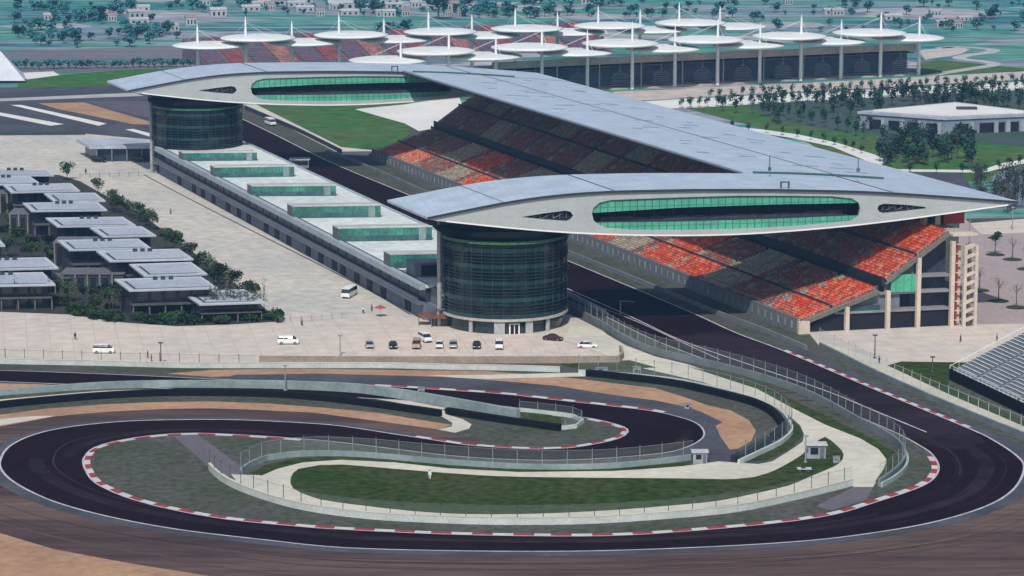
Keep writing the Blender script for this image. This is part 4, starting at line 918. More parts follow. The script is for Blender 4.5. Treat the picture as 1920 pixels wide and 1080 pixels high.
# ------------------------------------------------------------------ team pavilions
M_pr = mat('pavilion_roof', (.30, .34, .40), .6, .06, .08, col2=(.36, .40, .45), var2=.1); M_prim = mat('pavilion_rim', (.46, .49, .54), .6, .06, .3)
M_pvw = mat('pavilion_wall', (.06, .062, .09), .7, .2, .3, col2=(.03, .03, .05)); M_pvg = mat('pavilion_glass', (.03, .04, .05), .15, .3, .3, spec=.6)
M_pvc = mat('pavilion_stone', (.16, .14, .12), .8, .15, .4)
M_balc = mat('balcony', (.09, .085, .09), .7)
roofs = [
 ([(-45, 318), (90, 318), (101, 329), (-35, 329)], 'partly cut-off pale flat roof of the farthest paddock pavilion, at the left edge'),
 ([(-60, 331), (60, 331), (78, 346), (-40, 346)], 'second-farthest paddock pavilion, its roof cut by the left edge'),
 ([(5, 347), (132, 346), (150, 358), (20, 361)], 'paddock pavilion with three roof vents just before the small green tree'),
 ([(82, 363), (180, 362), (198, 377), (100, 378)], 'smaller paddock pavilion beside the lone round tree'),
 ([(42, 381), (183, 380), (201, 394), (58, 396)], 'paddock pavilion with a leafy tree standing at the middle of its front'),
 ([(85, 409), (223, 407), (255, 423), (107, 425)], 'sixth paddock pavilion from the far end, screened by trees at its right end'),
 ([(168, 427), (275, 425), (293, 442), (193, 444)], 'smaller paddock pavilion half hidden behind the sixth, jutting to the yard'),
 ([(107, 451), (256, 448), (284, 466), (129, 469)], 'long paddock pavilion roof midway down the row, beside the bushes at the yard edge'),
 ([(180, 471), (329, 468), (363, 486), (205, 490)], 'paddock pavilion over the one with tall dark wall openings'),
 ([(242, 496), (357, 494), (389, 514), (270, 518)], 'smaller paddock pavilion wedged before the second-nearest large roof'),
 ([(214, 524), (375, 520), (408, 540), (242, 545)], 'second-nearest paddock pavilion with colonnaded ground floor and three roof vents'),
 ([(338, 547), (465, 543), (497, 567), (374, 571)], 'nearest paddock pavilion, its pale roof behind tall thin trees'),
 ([(-80, 487), (90, 485), (110, 503), (-60, 507)], 'left-edge paddock pavilion, upper of the two stacked roofs'),
 ([(-90, 514), (82, 512), (104, 534), (-70, 537)], 'left-edge paddock pavilion, lower of the two stacked roofs'),
 ([(-100, 443), (-2, 443), (10, 461), (-85, 461)], 'paddock pavilion showing only the corner of its roof at the left edge')]
PVZ = 7.6
PAVH = {11: 4.6, 13: 6.2, 12: 6.6, 10: 6.9, 9: 6.6}
def pavilion(c, label, i):
    PVZ = PAVH.get(i, 7.4)
    q = [G(u, v, PVZ) for u, v in c]; o = Vector((q[3].x, q[3].y, 0)); tl, tr, br, bl = [p - o for p in q]
    t = thing('paddock_pavilion', label, 'pavilion', 'flat-roofed pavilions in the paddock', tuple(o))
    for p in (tl, tr, br, bl): p.z = 0
    def uvw(a, b, z): return bl + (br - bl) * a + (tl - bl) * b + Vector((0, 0, z))
    mb = MB(); pts = [uvw(0, 0, PVZ - .5), uvw(1, 0, PVZ - .5), uvw(1, 1, PVZ - .5), uvw(0, 1, PVZ - .5)]
    mb.prism([(p.x, p.y) for p in pts], PVZ - .3, PVZ); r_ = lpart(mb, 'roof', M_pr, t)
    mb = MB(); ins = .9; W_ = (br - bl).length; H_ = (tl - bl).length; ia, ib = ins / W_, ins / H_
    a0_, a1_, b0_, b1_ = 0, 1, 0, 1
    for (x0, x1, y0_, y1_) in ((0, 1, 0, ib * .8), (0, 1, 1 - ib * .7, 1), (0, ia, ib * .8, 1 - ib * .7), (1 - ia, 1, ib * .8, 1 - ib * .7)):
        P4 = [uvw(x0, y0_, 0), uvw(x1, y0_, 0), uvw(x1, y1_, 0), uvw(x0, y1_, 0)]; mb.prism([(p.x, p.y) for p in P4], PVZ + .003, PVZ + .14)
    lpart(mb, 'roof_rim', M_prim, r_)
    mb = MB()
    for (x0, x1, y0_, y1_) in ((ia * 1.8, ia * 2.4, .14, .8), (ia * 1.8, 1 - ia * 2, .12, .145)):
        P4 = [uvw(x0, y0_, 0), uvw(x1, y0_, 0), uvw(x1, y1_, 0), uvw(x0, y1_, 0)]; mb.prism([(p.x, p.y) for p in P4], PVZ + .003, PVZ + .06)
    lpart(mb, 'roof_gutter', M_gut, r_)
    if i not in (3, 6, 9, 11):
        for k in range(3): 
            mb = MB(); p = uvw(.42 + .09 * k, .86, PVZ); mb.box(p, (1.0, 0, 0), (0, 1.0, 0), (0, 0, .7)); lpart(mb, 'roof_vent', M_gut, r_)
    mb = MB(); P4 = [uvw(.05, .22, 0), uvw(.95, .22, 0), uvw(.95, .95, 0), uvw(.05, .95, 0)]; mb.prism([(p.x, p.y) for p in P4], 0, PVZ - .32); wl_ = lpart(mb, 'wall', M_pvw, t)
    ef = (br - bl).normalized(); nf = Vector((ef.y, -ef.x, 0))
    n = 5
    for lv in ((0, 1) if PVZ > 5.9 else (0,)):
        for k in range(n):
            p = uvw(.13 + .79 * k / n, .22, .5 + lv * (PVZ - 3.6)); mb = MB(); mb.box(p + nf * .01, ef * W_ * .83 / n * .72, nf * .06, (0, 0, 2.4)); lpart(mb, 'window', M_pvg, t)
    mb = MB(); P4 = [uvw(.04, .06, 0), uvw(.97, .06, 0), uvw(.97, .216, 0), uvw(.04, .216, 0)]; mb.prism([(p.x, p.y) for p in P4], 3.4 * PVZ / 7.6, 3.75 * PVZ / 7.6); lpart(mb, 'balcony', M_balc, t)
    for k in range(6):
        p = uvw(.05 + .91 * k / 5, .08, 0); mb = MB(); mb.box(p, ef * .3, -nf * .3, (0, 0, 3.4 * PVZ / 7.6)); lpart(mb, 'column', M_pvc, t)
    mb = MB(); sd_ = (tl - bl).normalized(); 
    for k in range(3): mb.box(uvw(.05, .3 + .2 * k, PVZ - 3.2) - ef * .08, sd_ * H_ * .13, ef * .06, (0, 0, 2.2))
    lpart(mb, 'side_window', M_pvg, t)
    return t
for i, (c, l) in enumerate(roofs): pavilion(c, l, i)
# ------------------------------------------------------------------ low building on the right
t0 = G(1652, 254); t1 = G(1700, 250)
c1, c2, c3, c4 = G(1612, 240), G(1772, 252), G(1960, 244), G(1790, 222)
t = thing('low_building', 'long low grey building with bright flat roof among the trees at right', 'building', None, tuple(c2))
P_ = [p - c2 for p in (c1, c2, c3, c4)]; H_ = 5.0
mb = MB(); mb.prism([(p.x, p.y) for p in P_], 0, H_); lpart(mb, 'wall', mat('low_building_wall', (.21, .25, .31), .6, .1, .1), t)
ctr = sum(P_, Vector()) / 4
mb = MB(); mb.prism([((p.x - ctr.x) * 1.03 + ctr.x, (p.y - ctr.y) * 1.03 + ctr.y) for p in P_], H_ + .003, H_ + .9); rr_ = lpart(mb, 'roof', mat('low_building_rim', (.38, .43, .5), .6), t)
mb = MB(); mb.prism([((p.x - ctr.x) * .86 + ctr.x, (p.y - ctr.y) * .8 + ctr.y) for p in P_], H_ + .91, H_ + 1.3); lpart(mb, 'roof_deck', M_pale, rr_)
mb = MB(); mb.box(ctr + Vector((2, 0, H_ + 1.31)), (7, 0, 0), (0, 3, 0), (0, 0, .8)); lpart(mb, 'plant_box', M_pvw, rr_)
for (a, b, ks) in ((P_[0], P_[1], (.12, .34, .56, .78)), (P_[1], P_[2], (.1, .34, .46, .6, .86))):
    e = b - a; L = e.length; e.normalize(); n_ = Vector((e.y, -e.x, 0))
    for f in ks:
        mb = MB(); mb.box(a + e * L * f + n_ * .02, e * L * .13, n_ * .1, (0, 0, 3.4)); lpart(mb, 'window', M_dark, t)
        mb = MB(); mb.box(a + e * L * (f + .14) + n_ * .02, e * L * .04, n_ * .6, (0, 0, 3.8)); lpart(mb, 'pier', mat('low_pier', (.34, .38, .43), .6), t)
# sloping white structure cut by the left edge
a, b = G(-60, 155), G(48, 156)
t = thing('sloping_roof_building', 'steep pale sloping roof cut off by the left edge of the view', 'building', None, tuple(b))
mb = MB(); q = [(a - b), Vector((0, 0, 0)), Vector((-4, 22, 0)), (a - b) + Vector((-4, 22, 0))]
mb.prism([(p.x, p.y) for p in q], 0, 1.0); lpart(mb, 'wall', M_pvw, t)
mb = MB(); mb.mesh([(-30, -.5, 1), (0, -.5, 1), (-4, 22, 1), (-34, 22, 1), (-11, 8, 12), (-36, 8, 12)], [(0, 1, 4, 5), (1, 2, 4), (2, 3, 5, 4), (3, 0, 5)]); lpart(mb, 'roof', mat('sloping_roof', (.52, .55, .6), .6, .05, .1), t)
# ------------------------------------------------------------------ grey bleachers at the right edge
bl0, bl1, bl2 = G(1782, 712), G(1920, 778), G(1920, 655, 7.5)
b_c = (bl1 - bl0).normalized(); b_n = Vector((-b_c.y, b_c.x, 0))
if b_n.x < 0: b_n = -b_n
t = thing('bleachers', 'uncovered grey metal bleachers at the right edge beside the straight', 'bleachers', None, tuple(bl0))
LB = 62; M_bl = mat('bleacher_seat', (.50, .54, .58), .5, .1, .6); M_blf = mat('bleacher_frame', (.19, .21, .24), .6, .1, .4)
mb = MB(); NR_ = 26
for r in range(NR_):
    d = r * .95; z = 2.0 + r * .42
    mb.box(b_n * d + b_c * .0 + Vector((0, 0, z - .42)), b_c * LB, b_n * .95, (0, 0, .42))
lpart(mb, 'deck', M_blf, t)
for k in range(6):
    mb = MB()
    for r in range(NR_):
        d = r * .95; z = 2.0 + r * .42; mb.box(b_n * (d + .3) + b_c * (k * LB / 6 + .7) + Vector((0, 0, z + .22)), b_c * (LB / 6 - 1.4), b_n * .42, (0, 0, .1)); 
        for j in (0, .33, .66, .97): mb.box(b_n * (d + .45) + b_c * (k * LB / 6 + .7 + j * (LB / 6 - 1.6)) + Vector((0, 0, z + .002)), b_c * .1, b_n * .1, (0, 0, .21))
    lpart(mb, 'bench_block', M_bl, t)
mb = MB(); mb.box(b_n * -.3, b_c * LB, b_n * .28, (0, 0, 2.4)); lpart(mb, 'front_skirt', M_tyre, t)
mb = MB(); mb.tube(b_n * -.2 + Vector((0, 0, 3.2)), b_n * -.2 + b_c * LB + Vector((0, 0, 3.2)), .05, 4)
for k in range(32): mb.tube(b_n * -.2 + b_c * 2 * k + Vector((0, 0, 2.3)), b_n * -.2 + b_c * 2 * k + Vector((0, 0, 3.2)), .04, 4)
for r in range(NR_ // 2): mb.tube(b_n * (r * 1.9) + b_c * -.1 + Vector((0, 0, 1.8 + r * .84)), b_n * (r * 1.9) + b_c * -.1 + Vector((0, 0, 3.0 + r * .84)), .04, 4)
mb.tube(b_c * -.1 + Vector((0, 0, 3)), b_n * 23 + b_c * -.1 + Vector((0, 0, 3 + 10.2)), .05, 4)
lpart(mb, 'guard_rail', M_white, t)

# ------------------------------------------------------------------ barriers and fences
M_mesh = bpy.data.materials.new('wire_mesh'); M_mesh.use_nodes = True; _t = M_mesh.node_tree
_tr = _t.nodes.new('ShaderNodeBsdfTransparent'); _mx = _t.nodes.new('ShaderNodeMixShader'); _mx.inputs[0].default_value = .13
_t.nodes['Principled BSDF'].inputs['Base Color'].default_value = (.3, .36, .36, 1)
_t.links.new(_tr.outputs[0], _mx.inputs[1]); _t.links.new(_t.nodes['Principled BSDF'].outputs[0], _mx.inputs[2]); _t.links.new(_mx.outputs[0], _t.nodes['Material Output'].inputs[0])
M_postg = mat('fence_post', (.26, .30, .31), .5, .1, 1)
M_postd = mat('fence_post_dark', (.08, .09, .10), .5, .1, 1)
def fence(name, label, cat, px, wall=1.1, wmat=None, fh=3.0, step=5.0, thick=.45, mesh=True, group=None, walls=None, post=None, cap=None, off=0, bw=.0):
    base = smooth(W(px), step=2.5)
    if off: base = offs(base, off)
    o = base[0].copy(); t = thing(name, label, cat, group, tuple(o))
    ln = [p - o for p in base]
    if wall > 0:
        a, b = offs(ln, thick / 2), offs(ln, -thick / 2); mb = MB(); n = len(ln)
        hs = [wall] * n if not walls else [walls[0] + (walls[1] - walls[0]) * i / (n - 1) for i in range(n)]
        for i in range(n - 1):
            A0, A1, B0, B1 = a[i], a[i + 1], b[i], b[i + 1]; h0, h1 = Vector((0, 0, hs[i])), Vector((0, 0, hs[i + 1]))
            mb.mesh([A0, A1, B0, B1, A0 + h0, A1 + h1, B0 + h0, B1 + h1], [(0, 1, 5, 4), (3, 2, 6, 7), (4, 5, 7, 6)])
        mb.face([a[0], a[0] + Vector((0, 0, hs[0])), b[0] + Vector((0, 0, hs[0])), b[0]]); mb.face([a[-1], b[-1], b[-1] + Vector((0, 0, hs[-1])), a[-1] + Vector((0, 0, hs[-1]))])
        if fh <= 0 and cap is None:
            mbo = lpart(mb, 'wall', wmat or M_rail, t)
        else: lpart(mb, 'wall', wmat or M_rail, t)
    if cap:
        a, b = offs(ln, thick / 2 + .05), offs(ln, -thick / 2 - .05); mb = MB()
        for i in range(len(ln) - 1): mb.mesh([x + Vector((0, 0, wall + dz)) for x in (a[i], a[i + 1], b[i + 1], b[i]) for dz in (.005, .12)], [(0, 2, 3, 1), (2, 4, 5, 3), (4, 6, 7, 5), (6, 0, 1, 7), (1, 3, 5, 7)])
        lpart(mb, 'cap', cap, t)
    if fh > 0:
        total = sum((y - x).length for x, y in zip(ln, ln[1:])); step = max(step, total / 98.0)
        pts = resample(ln, step); first = None
        for p in pts:
            if first is None:
                mb = MB(); mb.tube((0, 0, 0), (0, 0, wall + fh), .07 + bw, 5); mb.tube((0, 0, wall + fh), (0, -.4, wall + fh + .4), .07, 4); first = lpart(mb, 'post', post or M_postg, t); q = first
            else: q = first.copy(); C.objects.link(q)
            q.location = p
        mb = MB()
        for i in range(len(ln) - 1):
            mb.face([ln[i] + Vector((0, 0, wall)), ln[i + 1] + Vector((0, 0, wall)), ln[i + 1] + Vector((0, 0, wall + fh)), ln[i] + Vector((0, 0, wall + fh))])
        if mesh: lpart(mb, 'mesh_panel', M_mesh, t)
        mb = MB()
        for i in range(0, len(ln) - 1):
            for hz in (wall + fh,): mb.tube(ln[i] + Vector((0, 0, hz)), ln[i + 1] + Vector((0, 0, hz)), .03, 3, cap=False)
        lpart(mb, 'cable', post or M_postg, t)
    return t
BG = 'barriers around the circuit'
fence('catch_fence', 'long pale barrier with low fence between the parking area and the upper track', 'barrier', [(-120, 679), (0, 682), (200, 686), (310, 689), (400, 690), (700, 690), (800, 692), (911, 694), (1000, 696), (1050, 698)], 1.1, M_railw, 0, 6, group=BG, cap=M_path)
fence('mesh_fence', 'dark-posted mesh fence along the parking area at the left edge', 'fence', [(-100, 672), (0, 673), (150, 678), (300, 682), (480, 685)], 0, None, 2.1, 4.3, post=M_postd)
fence('barrier', 'wide grey-green barrier wall curving between the upper track and the tyre wall', 'barrier', [(-160, 753), (0, 741), (146, 731), (250, 727), (400, 727), (520, 729), (650, 735), (720, 743), (800, 756), (889, 773), (972, 789)], 1, mat('grey_green_barrier', (.17, .23, .235), .7, .12, .12, col2=(.25, .31, .31)), 0, 6, 1.0, group=BG, walls=(1.0, 2.3), cap=None)
fence('barrier', 'short pale barrier hooking round the tiny lawn inside the small hairpin', 'barrier', [(974, 772), (1030, 778), (1075, 784), (1093, 793), (1080, 803), (1052, 806)], .8, M_railw, 1.4, 4, group=BG)
fence('tyre_wall', 'long black tyre wall curving above the gravel strip at left', 'tyre wall', [(-160, 790), (-60, 775), (0, 765), (100, 755), (200, 747), (310, 742), (400, 742), (500, 744), (600, 751), (700, 763), (800, 777), (826, 781)], 1.35, M_tyre, 0, 6, 1.1, group='black tyre walls')
fence('tyre_wall', 'straight black tyre wall in front of the grey-green barrier', 'tyre wall', [(838, 776), (900, 786), (972, 797), (1050, 808)], 1.3, M_tyre, 0, 6, 1.1, group='black tyre walls')
fence('tyre_wall', 'black tyre wall bending round the outside of the small hairpin', 'tyre wall', [(1100, 705), (1150, 710), (1228, 719), (1280, 727), (1350, 743), (1410, 759), (1445, 776), (1463, 796), (1465, 812), (1448, 826)], 1.35, M_tyre, 0, 6, 1.2, group='black tyre walls')
fence('tyre_wall', 'broken end of tyre wall beside the small hut', 'tyre wall', [(1442, 830), (1420, 842), (1398, 856), (1375, 868)], 1.3, mat('tyre_blue_black', (.015, .017, .035), .8, .3, 1.5), 0, 6, 1.2, group='black tyre walls')
fence('catch_fence', 'tall catch fence following the tyre wall outside the small hairpin', 'fence', [(1085, 702), (1150, 706), (1228, 713), (1290, 722), (1360, 738), (1420, 756), (1460, 775), (1480, 797), (1484, 815), (1462, 835), (1425, 853), (1385, 872)], 1.0, M_railw, 3.0, 4.2, group=BG)
fence('catch_fence', 'pale wall and mesh fence along the outer edge of the infield service road', 'fence', [(393, 881), (404, 893), (425, 908), (467, 927), (533, 948), (600, 962), (700, 974), (807, 980), (940, 984), (1107, 982), (1273, 971), (1380, 960), (1480, 940), (1560, 921), (1598, 911)], 1.25, M_railw, 2.2, 4.4, group=BG, cap=M_path, post=M_postd)
fence('catch_fence', 'grey wall and tall posts between the middle track and the infield road', 'fence', [(452, 888), (470, 876), (500, 864), (540, 858), (600, 855), (680, 858), (740, 863), (840, 872), (973, 880), (1080, 881), (1160, 878), (1240, 870), (1300, 862)], 1.1, mat('grey_green_barrier', (.22, .29, .29)), 2.6, 4.6, group=BG)
fence('catch_fence', 'barrier and tall fence between the pit exit lane and the infield service road', 'fence', [(1075, 586), (1123, 611), (1173, 641), (1227, 664), (1300, 681), (1352, 693), (1436, 716), (1500, 738), (1556, 765), (1613, 797), (1655, 818), (1685, 839), (1697, 860), (1690, 880), (1668, 900), (1648, 913)], 1.5, mat('barrier_slate', (.13, .155, .17), .7, .12, .2, col2=(.18, .21, .21)), 2.6, 4.0, group=BG)
fence('barrier', 'short pale guard rail curling round the inside of the right-hand bend', 'barrier', [(1695, 848), (1702, 866), (1696, 884), (1675, 902), (1653, 914)], .9, M_rail, 0, 5, group=BG)
fence('catch_fence', 'barrier and mesh fence along the right side of the straight, below the plaza', 'fence', [(1537, 652), (1570, 668), (1640, 703), (1740, 748), (1840, 790), (1920, 822), (2000, 856)], 1.2, mat('barrier_slate', (.13, .155, .17)), 3.0, 4.0, group=BG, post=M_railw)
fence('barrier', 'low concrete barrier with dark base along the foot of the grandstand', 'barrier', [(610, 285), (700, 320), (900, 408), (1100, 490), (1227, 541), (1348, 591), (1436, 624), (1512, 656)], 1.0, mat('barrier_slate', (.13, .155, .17)), 0, 5, group=BG)
fence('pit_wall', 'long pit wall with rail between the pit lane and the track', 'wall', [(448, 268), (500, 292), (620, 350), (1000, 520), (1065, 555), (1135, 590)], 1.2, mat('pit_wall_pale', (.34, .40, .46), .6), 0, 5, group=BG)
fence('barrier', 'dark barrier beside the far part of the straight, along the green outfield', 'barrier', [(460, 205), (500, 222), (560, 248), (640, 288)], 1.4, mat('dark_barrier', (.03, .04, .07), .7), 0, 5, group=BG)
fence('retaining_wall', 'low brown retaining wall below the parked cars', 'wall', [(486, 680), (700, 681), (1000, 681), (1160, 680)], 1.5, M_brown, 0, 5, .5)
fence('retaining_wall', 'short brown wall turning the corner by the parking area', 'wall', [(1160, 680), (1168, 672), (1163, 660)], 1.5, M_brown, 0, 5, .5)
fence('hoarding', 'low fence of pale panels on the top of the stand facade', 'fence', [(485, 665), (300, 664), (100, 661)], .0, None, .5, 8, mesh=False, post=M_postd) if False else None
fence('crowd_barrier', 'row of low crowd barriers across the paddock yard', 'barrier', [(525, 606), (580, 603), (650, 597)], 0, None, 1.1, 2.5, mesh=True)
fence('crowd_barrier', 'far row of low barriers across the paddock yard', 'barrier', [(150, 333), (200, 332), (270, 330)], 0, None, 1.1, 3, mesh=True, post=M_postd)
fence('crash_barrier', 'thin rail before the garden at the left edge', 'barrier', [(-60, 662), (60, 664), (140, 665)], 0, None, .6, 5, mesh=False) if False else None
# ------------------------------------------------------------------ vegetation
def leafm(name, c, c2, sc_=.35): return mat(name, c, .9, .2, sc_, col2=c2, spec=.05, var2=.35)
M_lf = leafm('leaf_dark', (.035, .075, .025), (.018, .04, .02)); M_lf2 = leafm('leaf_grey_green', (.10, .12, .075), (.05, .065, .045))
M_lf3 = leafm('leaf_fresh', (.04, .075, .02), (.02, .045, .016)); M_lfar = leafm('leaf_far', (.055, .19, .20), (.04, .15, .17), .08)  # far leaves carry the teal of distance haze in their colour
M_lfr = leafm('leaf_road', (.03, .085, .045), (.02, .05, .04)); M_bark = mat('bark', (.10, .08, .065), .9, .2, 1)
M_pit = mat('planting_pit', (.03, .045, .02), .9, .2, .5)
def crown(n, rx, rz, zc, sz, seed, lobes=5, gap=.0):
    r = random.Random(seed); mb = MB(); L = []
    for k in range(lobes):
        a = r.random() * 2 * PI; q = r.random() ** .5 * .55; L.append((math.cos(a) * rx * q, math.sin(a) * rx * q, zc + (r.random() - .45) * rz * 1.0, (.38 + .35 * r.random())))
    for k in range(n):
        lx, ly, lz, f = L[k % lobes]
        d = Vector((r.gauss(0, 1), r.gauss(0, 1), r.gauss(0, 1))).normalized() * (r.random() ** .4)
        p = Vector((lx + d.x * rx * f, ly + d.y * rx * f, lz + d.z * rz * f)); s_ = sz * (.6 + .8 * r.random())
        u_ = Vector((r.gauss(0, 1), r.gauss(0, 1), r.gauss(0, .6))).normalized(); v_ = u_.orthogonal().normalized()
        mb.mesh([p - u_ * s_, p - v_ * s_ * .7, p + u_ * s_, p + v_ * s_ * .7], [(0, 1, 2, 3)])
    return mb
def trunk(h, r0, seed, br=5, spread=1.5):
    r = random.Random(seed); mb = MB(); mb.tube((0, 0, 0), (.1, .05, h * .55), r0, 6, r0 * .7); mb.tube((.1, .05, h * .55), (0, .1, h), r0 * .7, 5, r0 * .2)
    for k in range(br):
        a = 2 * PI * k / br + r.random(); z = h * (.35 + .4 * r.random()); mb.tube((.05, 0, z), (math.cos(a) * spread, math.sin(a) * spread, z + h * .35), r0 * .4, 4, r0 * .12)
    return mb
def tree(name, cat, mleaf, h, rx, n, sz, seed, tr=.14, zf=.66, rzf=.36, pit=0, lobes=6, parts=True):
    t = thing(name, 'x', cat); 
    lpart(crown(n, rx, h * rzf, h * zf, sz, seed, lobes), 'crown', mleaf, t)
    lpart(trunk(h * .8, tr, seed, 6, rx * .6), 'trunk', M_bark, t)
    if pit:
        mb = MB(); mb.lathe([(.01, .16), (pit, .14), (pit + .1, .02)], 16); lpart(mb, 'planting_pit', M_pit, t)
    return t
USED = {}
def put(proto, p, label, group=None, s=1.0, rz=None):
    rz = random.random() * 6.28 if rz is None else rz
    if proto.name not in USED:
        USED[proto.name] = 1; t = proto; t.location = p; t.rotation_euler.z = rz; t.scale = (s, s, s); t['label'] = label
        if group: t['group'] = group
        return t
    return copy_tree(proto, p, rz, label, group, s)
T1 = [tree('round_tree', 'tree', M_lf2, 6.2, 2.5, 420, .26, 1 + k, .12) for k in range(2)]
T1b = [tree('round_tree', 'tree', M_lf, 6.0, 2.6, 460, .28, 11 + k, .12) for k in range(2)]
tb = [(185, 372, 0, 'lone airy round tree in the yard beside the far pavilions'), (126, 338, 1, 'small dense green tree behind the farthest pavilions')]
for u, v, k, l in tb: put((T1 + T1b)[0 if k == 0 else 2], G(u, v), l, s=1.0)
row = [(208, 392), (218, 396), (230, 400), (243, 404), (254, 408), (262, 414), (272, 421), (283, 428), (310, 466), (322, 470), (330, 474), (345, 484), (355, 490), (371, 506), (381, 511), (391, 518), (402, 524), (410, 532), (420, 538), (429, 545), (438, 551), (458, 560), (470, 568)]
for i, (u, v) in enumerate(row): put((T1 + T1b)[(i * 3) % 4], G(u + 2, v + 4), 'leafy round tree in the row edging the paddock yard beside the pavilions', 'trees edging the paddock yard', .8 + .35 * random.random())
put(T1b[1], G(163, 404), 'dark tree standing before the fifth pavilion roof', s=.95)
Tt = [tree('thin_tree', 'tree', M_lf2, 8.5, .9, 60, .2, 31 + k, .09, .6, .4) for k in range(3)]
for i in range(22):
    u = 385 + i * 5.2 + random.random() * 4; v = 592 + random.random() * 8
    put(Tt[i % 3], G(u, v), 'thin sparse tree in the screen before the nearest pavilion', 'thin trees before the nearest pavilion', .75 + .4 * random.random())
for i in range(14):
    u = 15 + i * 16 + random.random() * 8; v = 572 + random.random() * 10 + (i > 8) * 12
    put(Tt[i % 3], G(u, v), 'thin sparse tree in the garden below the left pavilions', 'thin trees in the left garden', .6 + .4 * random.random())
S1 = []
def shrub(mleaf, seed):
    t = thing('shrub', 'x', 'shrub'); lpart(crown(260, 2.2, 1.3, .9, .28, seed, 6), 'foliage', mleaf, t); mb = MB()
    for k in range(4): mb.tube((0, 0, 0), (math.cos(k * 1.6) * .8, math.sin(k * 1.6) * .8, 1.1), .05, 4)
    lpart(mb, 'stem', M_bark, t); return t
SH = [shrub(M_lf, 71), shrub(M_lf3, 72), shrub(M_lf, 73)]
rg = random.Random(21)
spots = []
for i in range(74): spots.append((rg.uniform(130, 522), None))
for i, (u, _) in enumerate(spots):
    v = (590 + (u - 130) * .17 if u < 230 else 608 if u < 420 else 604) - rg.random() * 9
    put(SH[i % 3], G(u, v), 'low shrub in the planted bed along the paddock road', 'shrubs along the paddock road', .6 + .6 * rg.random())
for i in range(36):
    u = rg.uniform(-10, 330); v = rg.uniform(400, 585)
    if u > (v - 330) * 1.5: continue
    put(SH[i % 3], G(u, v), 'shrub in the planting between the paddock pavilions', 'shrubs between the pavilions', .7 + .9 * rg.random())
TB = [tree('broad_tree', 'tree', M_lf3, 5.5, 3.2, 380, .3, 81, .14), tree('broad_tree', 'tree', M_lf, 6.5, 3.4, 420, .3, 82, .14)]
for i, (u, v) in enumerate([(20, 420), (48, 412), (30, 455), (12, 478), (60, 480), (205, 575), (240, 580), (160, 565), (180, 580), (268, 575), (20, 400), (95, 470), (128, 560)]):
    put(TB[i % 2], G(u, v + 6), 'broad green tree between the paddock pavilions', 'broad trees in the paddock garden', .7 + .4 * rg.random())
# row of street trees against the white road behind the stand
TR_ = [tree('road_tree', 'tree', M_lfr, 6.2, 2.1, 120, .42, 91 + k, .13, .6, .42) for k in range(3)]
ra_, rb_ = G(1278, 203), G(1930, 167)
for i in range(44):
    f = (i + .25 * rg.random()) / 43; p = ra_.lerp(rb_, f); put(TR_[i % 3], p, 'small dark tree in the row lining the white road behind the grandstand', 'trees lining the white road', .62 + .25 * rg.random())
ra_, rb_ = G(1330, 184), G(1930, 153)
for i in range(34):
    f = (i + .4 * rg.random()) / 33; p = ra_.lerp(rb_, f); put(TR_[i % 3], p, 'small tree in the farther row along the white road', 'trees in the farther roadside row', .5 + .25 * rg.random())
TW = [tree('wood_tree', 'tree', M_lfr, 8.5, 1.9, 110, .5, 101 + k, .16, .62, .4) for k in range(2)] + [tree('wood_tree', 'tree', leafm('leaf_bluish', (.05, .08, .08), (.03, .05, .06)), 8.5, 1.9, 70, .45, 104, .2, .62, .4)]
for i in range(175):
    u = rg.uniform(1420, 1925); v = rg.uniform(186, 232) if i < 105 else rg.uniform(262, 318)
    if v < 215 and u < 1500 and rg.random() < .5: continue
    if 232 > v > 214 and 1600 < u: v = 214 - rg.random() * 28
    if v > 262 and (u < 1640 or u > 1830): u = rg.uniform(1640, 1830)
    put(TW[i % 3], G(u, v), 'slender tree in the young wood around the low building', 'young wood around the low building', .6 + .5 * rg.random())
for i, (u, v) in enumerate([(1500, 230), (1520, 236), (1545, 240), (1570, 246), (1590, 250), (1480, 226), (1605, 256), (1440, 218), (1410, 214), (1380, 212), (1355, 209), (1620, 262), (1460, 234), (1630, 245), (1560, 225)]):
    put(TB[i % 2] if 0 else TW[i % 3], G(u, v), 'slender tree on the lawn left of the low building', 'trees on the lawn by the low building', .8)
# dots of trees along the curved white path
cp = smooth(W([(1372, 243), (1430, 249), (1500, 259), (1570, 273), (1620, 290)]))
for i, p in enumerate(resample(cp, 7.5)): put(TR_[i % 3], p, 'small tree along the lower side of the curved white path', 'trees along the curved path', .55)
cp = smooth(W([(1660, 322), (1740, 325), (1840, 327), (1890, 316), (1940, 303)]))
for i, p in enumerate(resample(cp, 8)): put(TR_[i % 3], p, 'small tree along the edge of the round pond path', 'trees by the pond path', .6)
# trees with planting pits on the right plaza
TPg = tree('plaza_tree', 'tree', M_lf, 6.5, 2.0, 260, .3, 121, .16, .75, .28, pit=2.6)
TPb = tree('plaza_tree', 'tree', M_lf2, 7.5, 2.6, 40, .14, 122, .16, .65, .35, pit=2.6)
for (u, v, k, l) in [(1866, 478, 0, 'small green tree in a round planting pit near the pond, farthest on the plaza'), (1898, 487, 1, 'bare tree in a pit right of the small green plaza tree'), (1836, 545, 1, 'bare tree right behind the stair tower of the stand'), (1872, 565, 1, 'bare branching tree in a pit midway on the plaza'), (1906, 577, 1, 'bare branching tree in a pit nearest the right edge'), (1925, 505, 1, 'bare plaza tree at the very right edge')]:
    put(TPg if k == 0 else TPb, G(u, v), l, 'plaza trees in round pits', .95)
TPd = [tree('pond_tree', 'tree', leafm('leaf_dull', (.06, .07, .055), (.04, .045, .045)), 9, 2.6, 160, .3, 131 + k, .2, .6, .4) for k in range(2)]
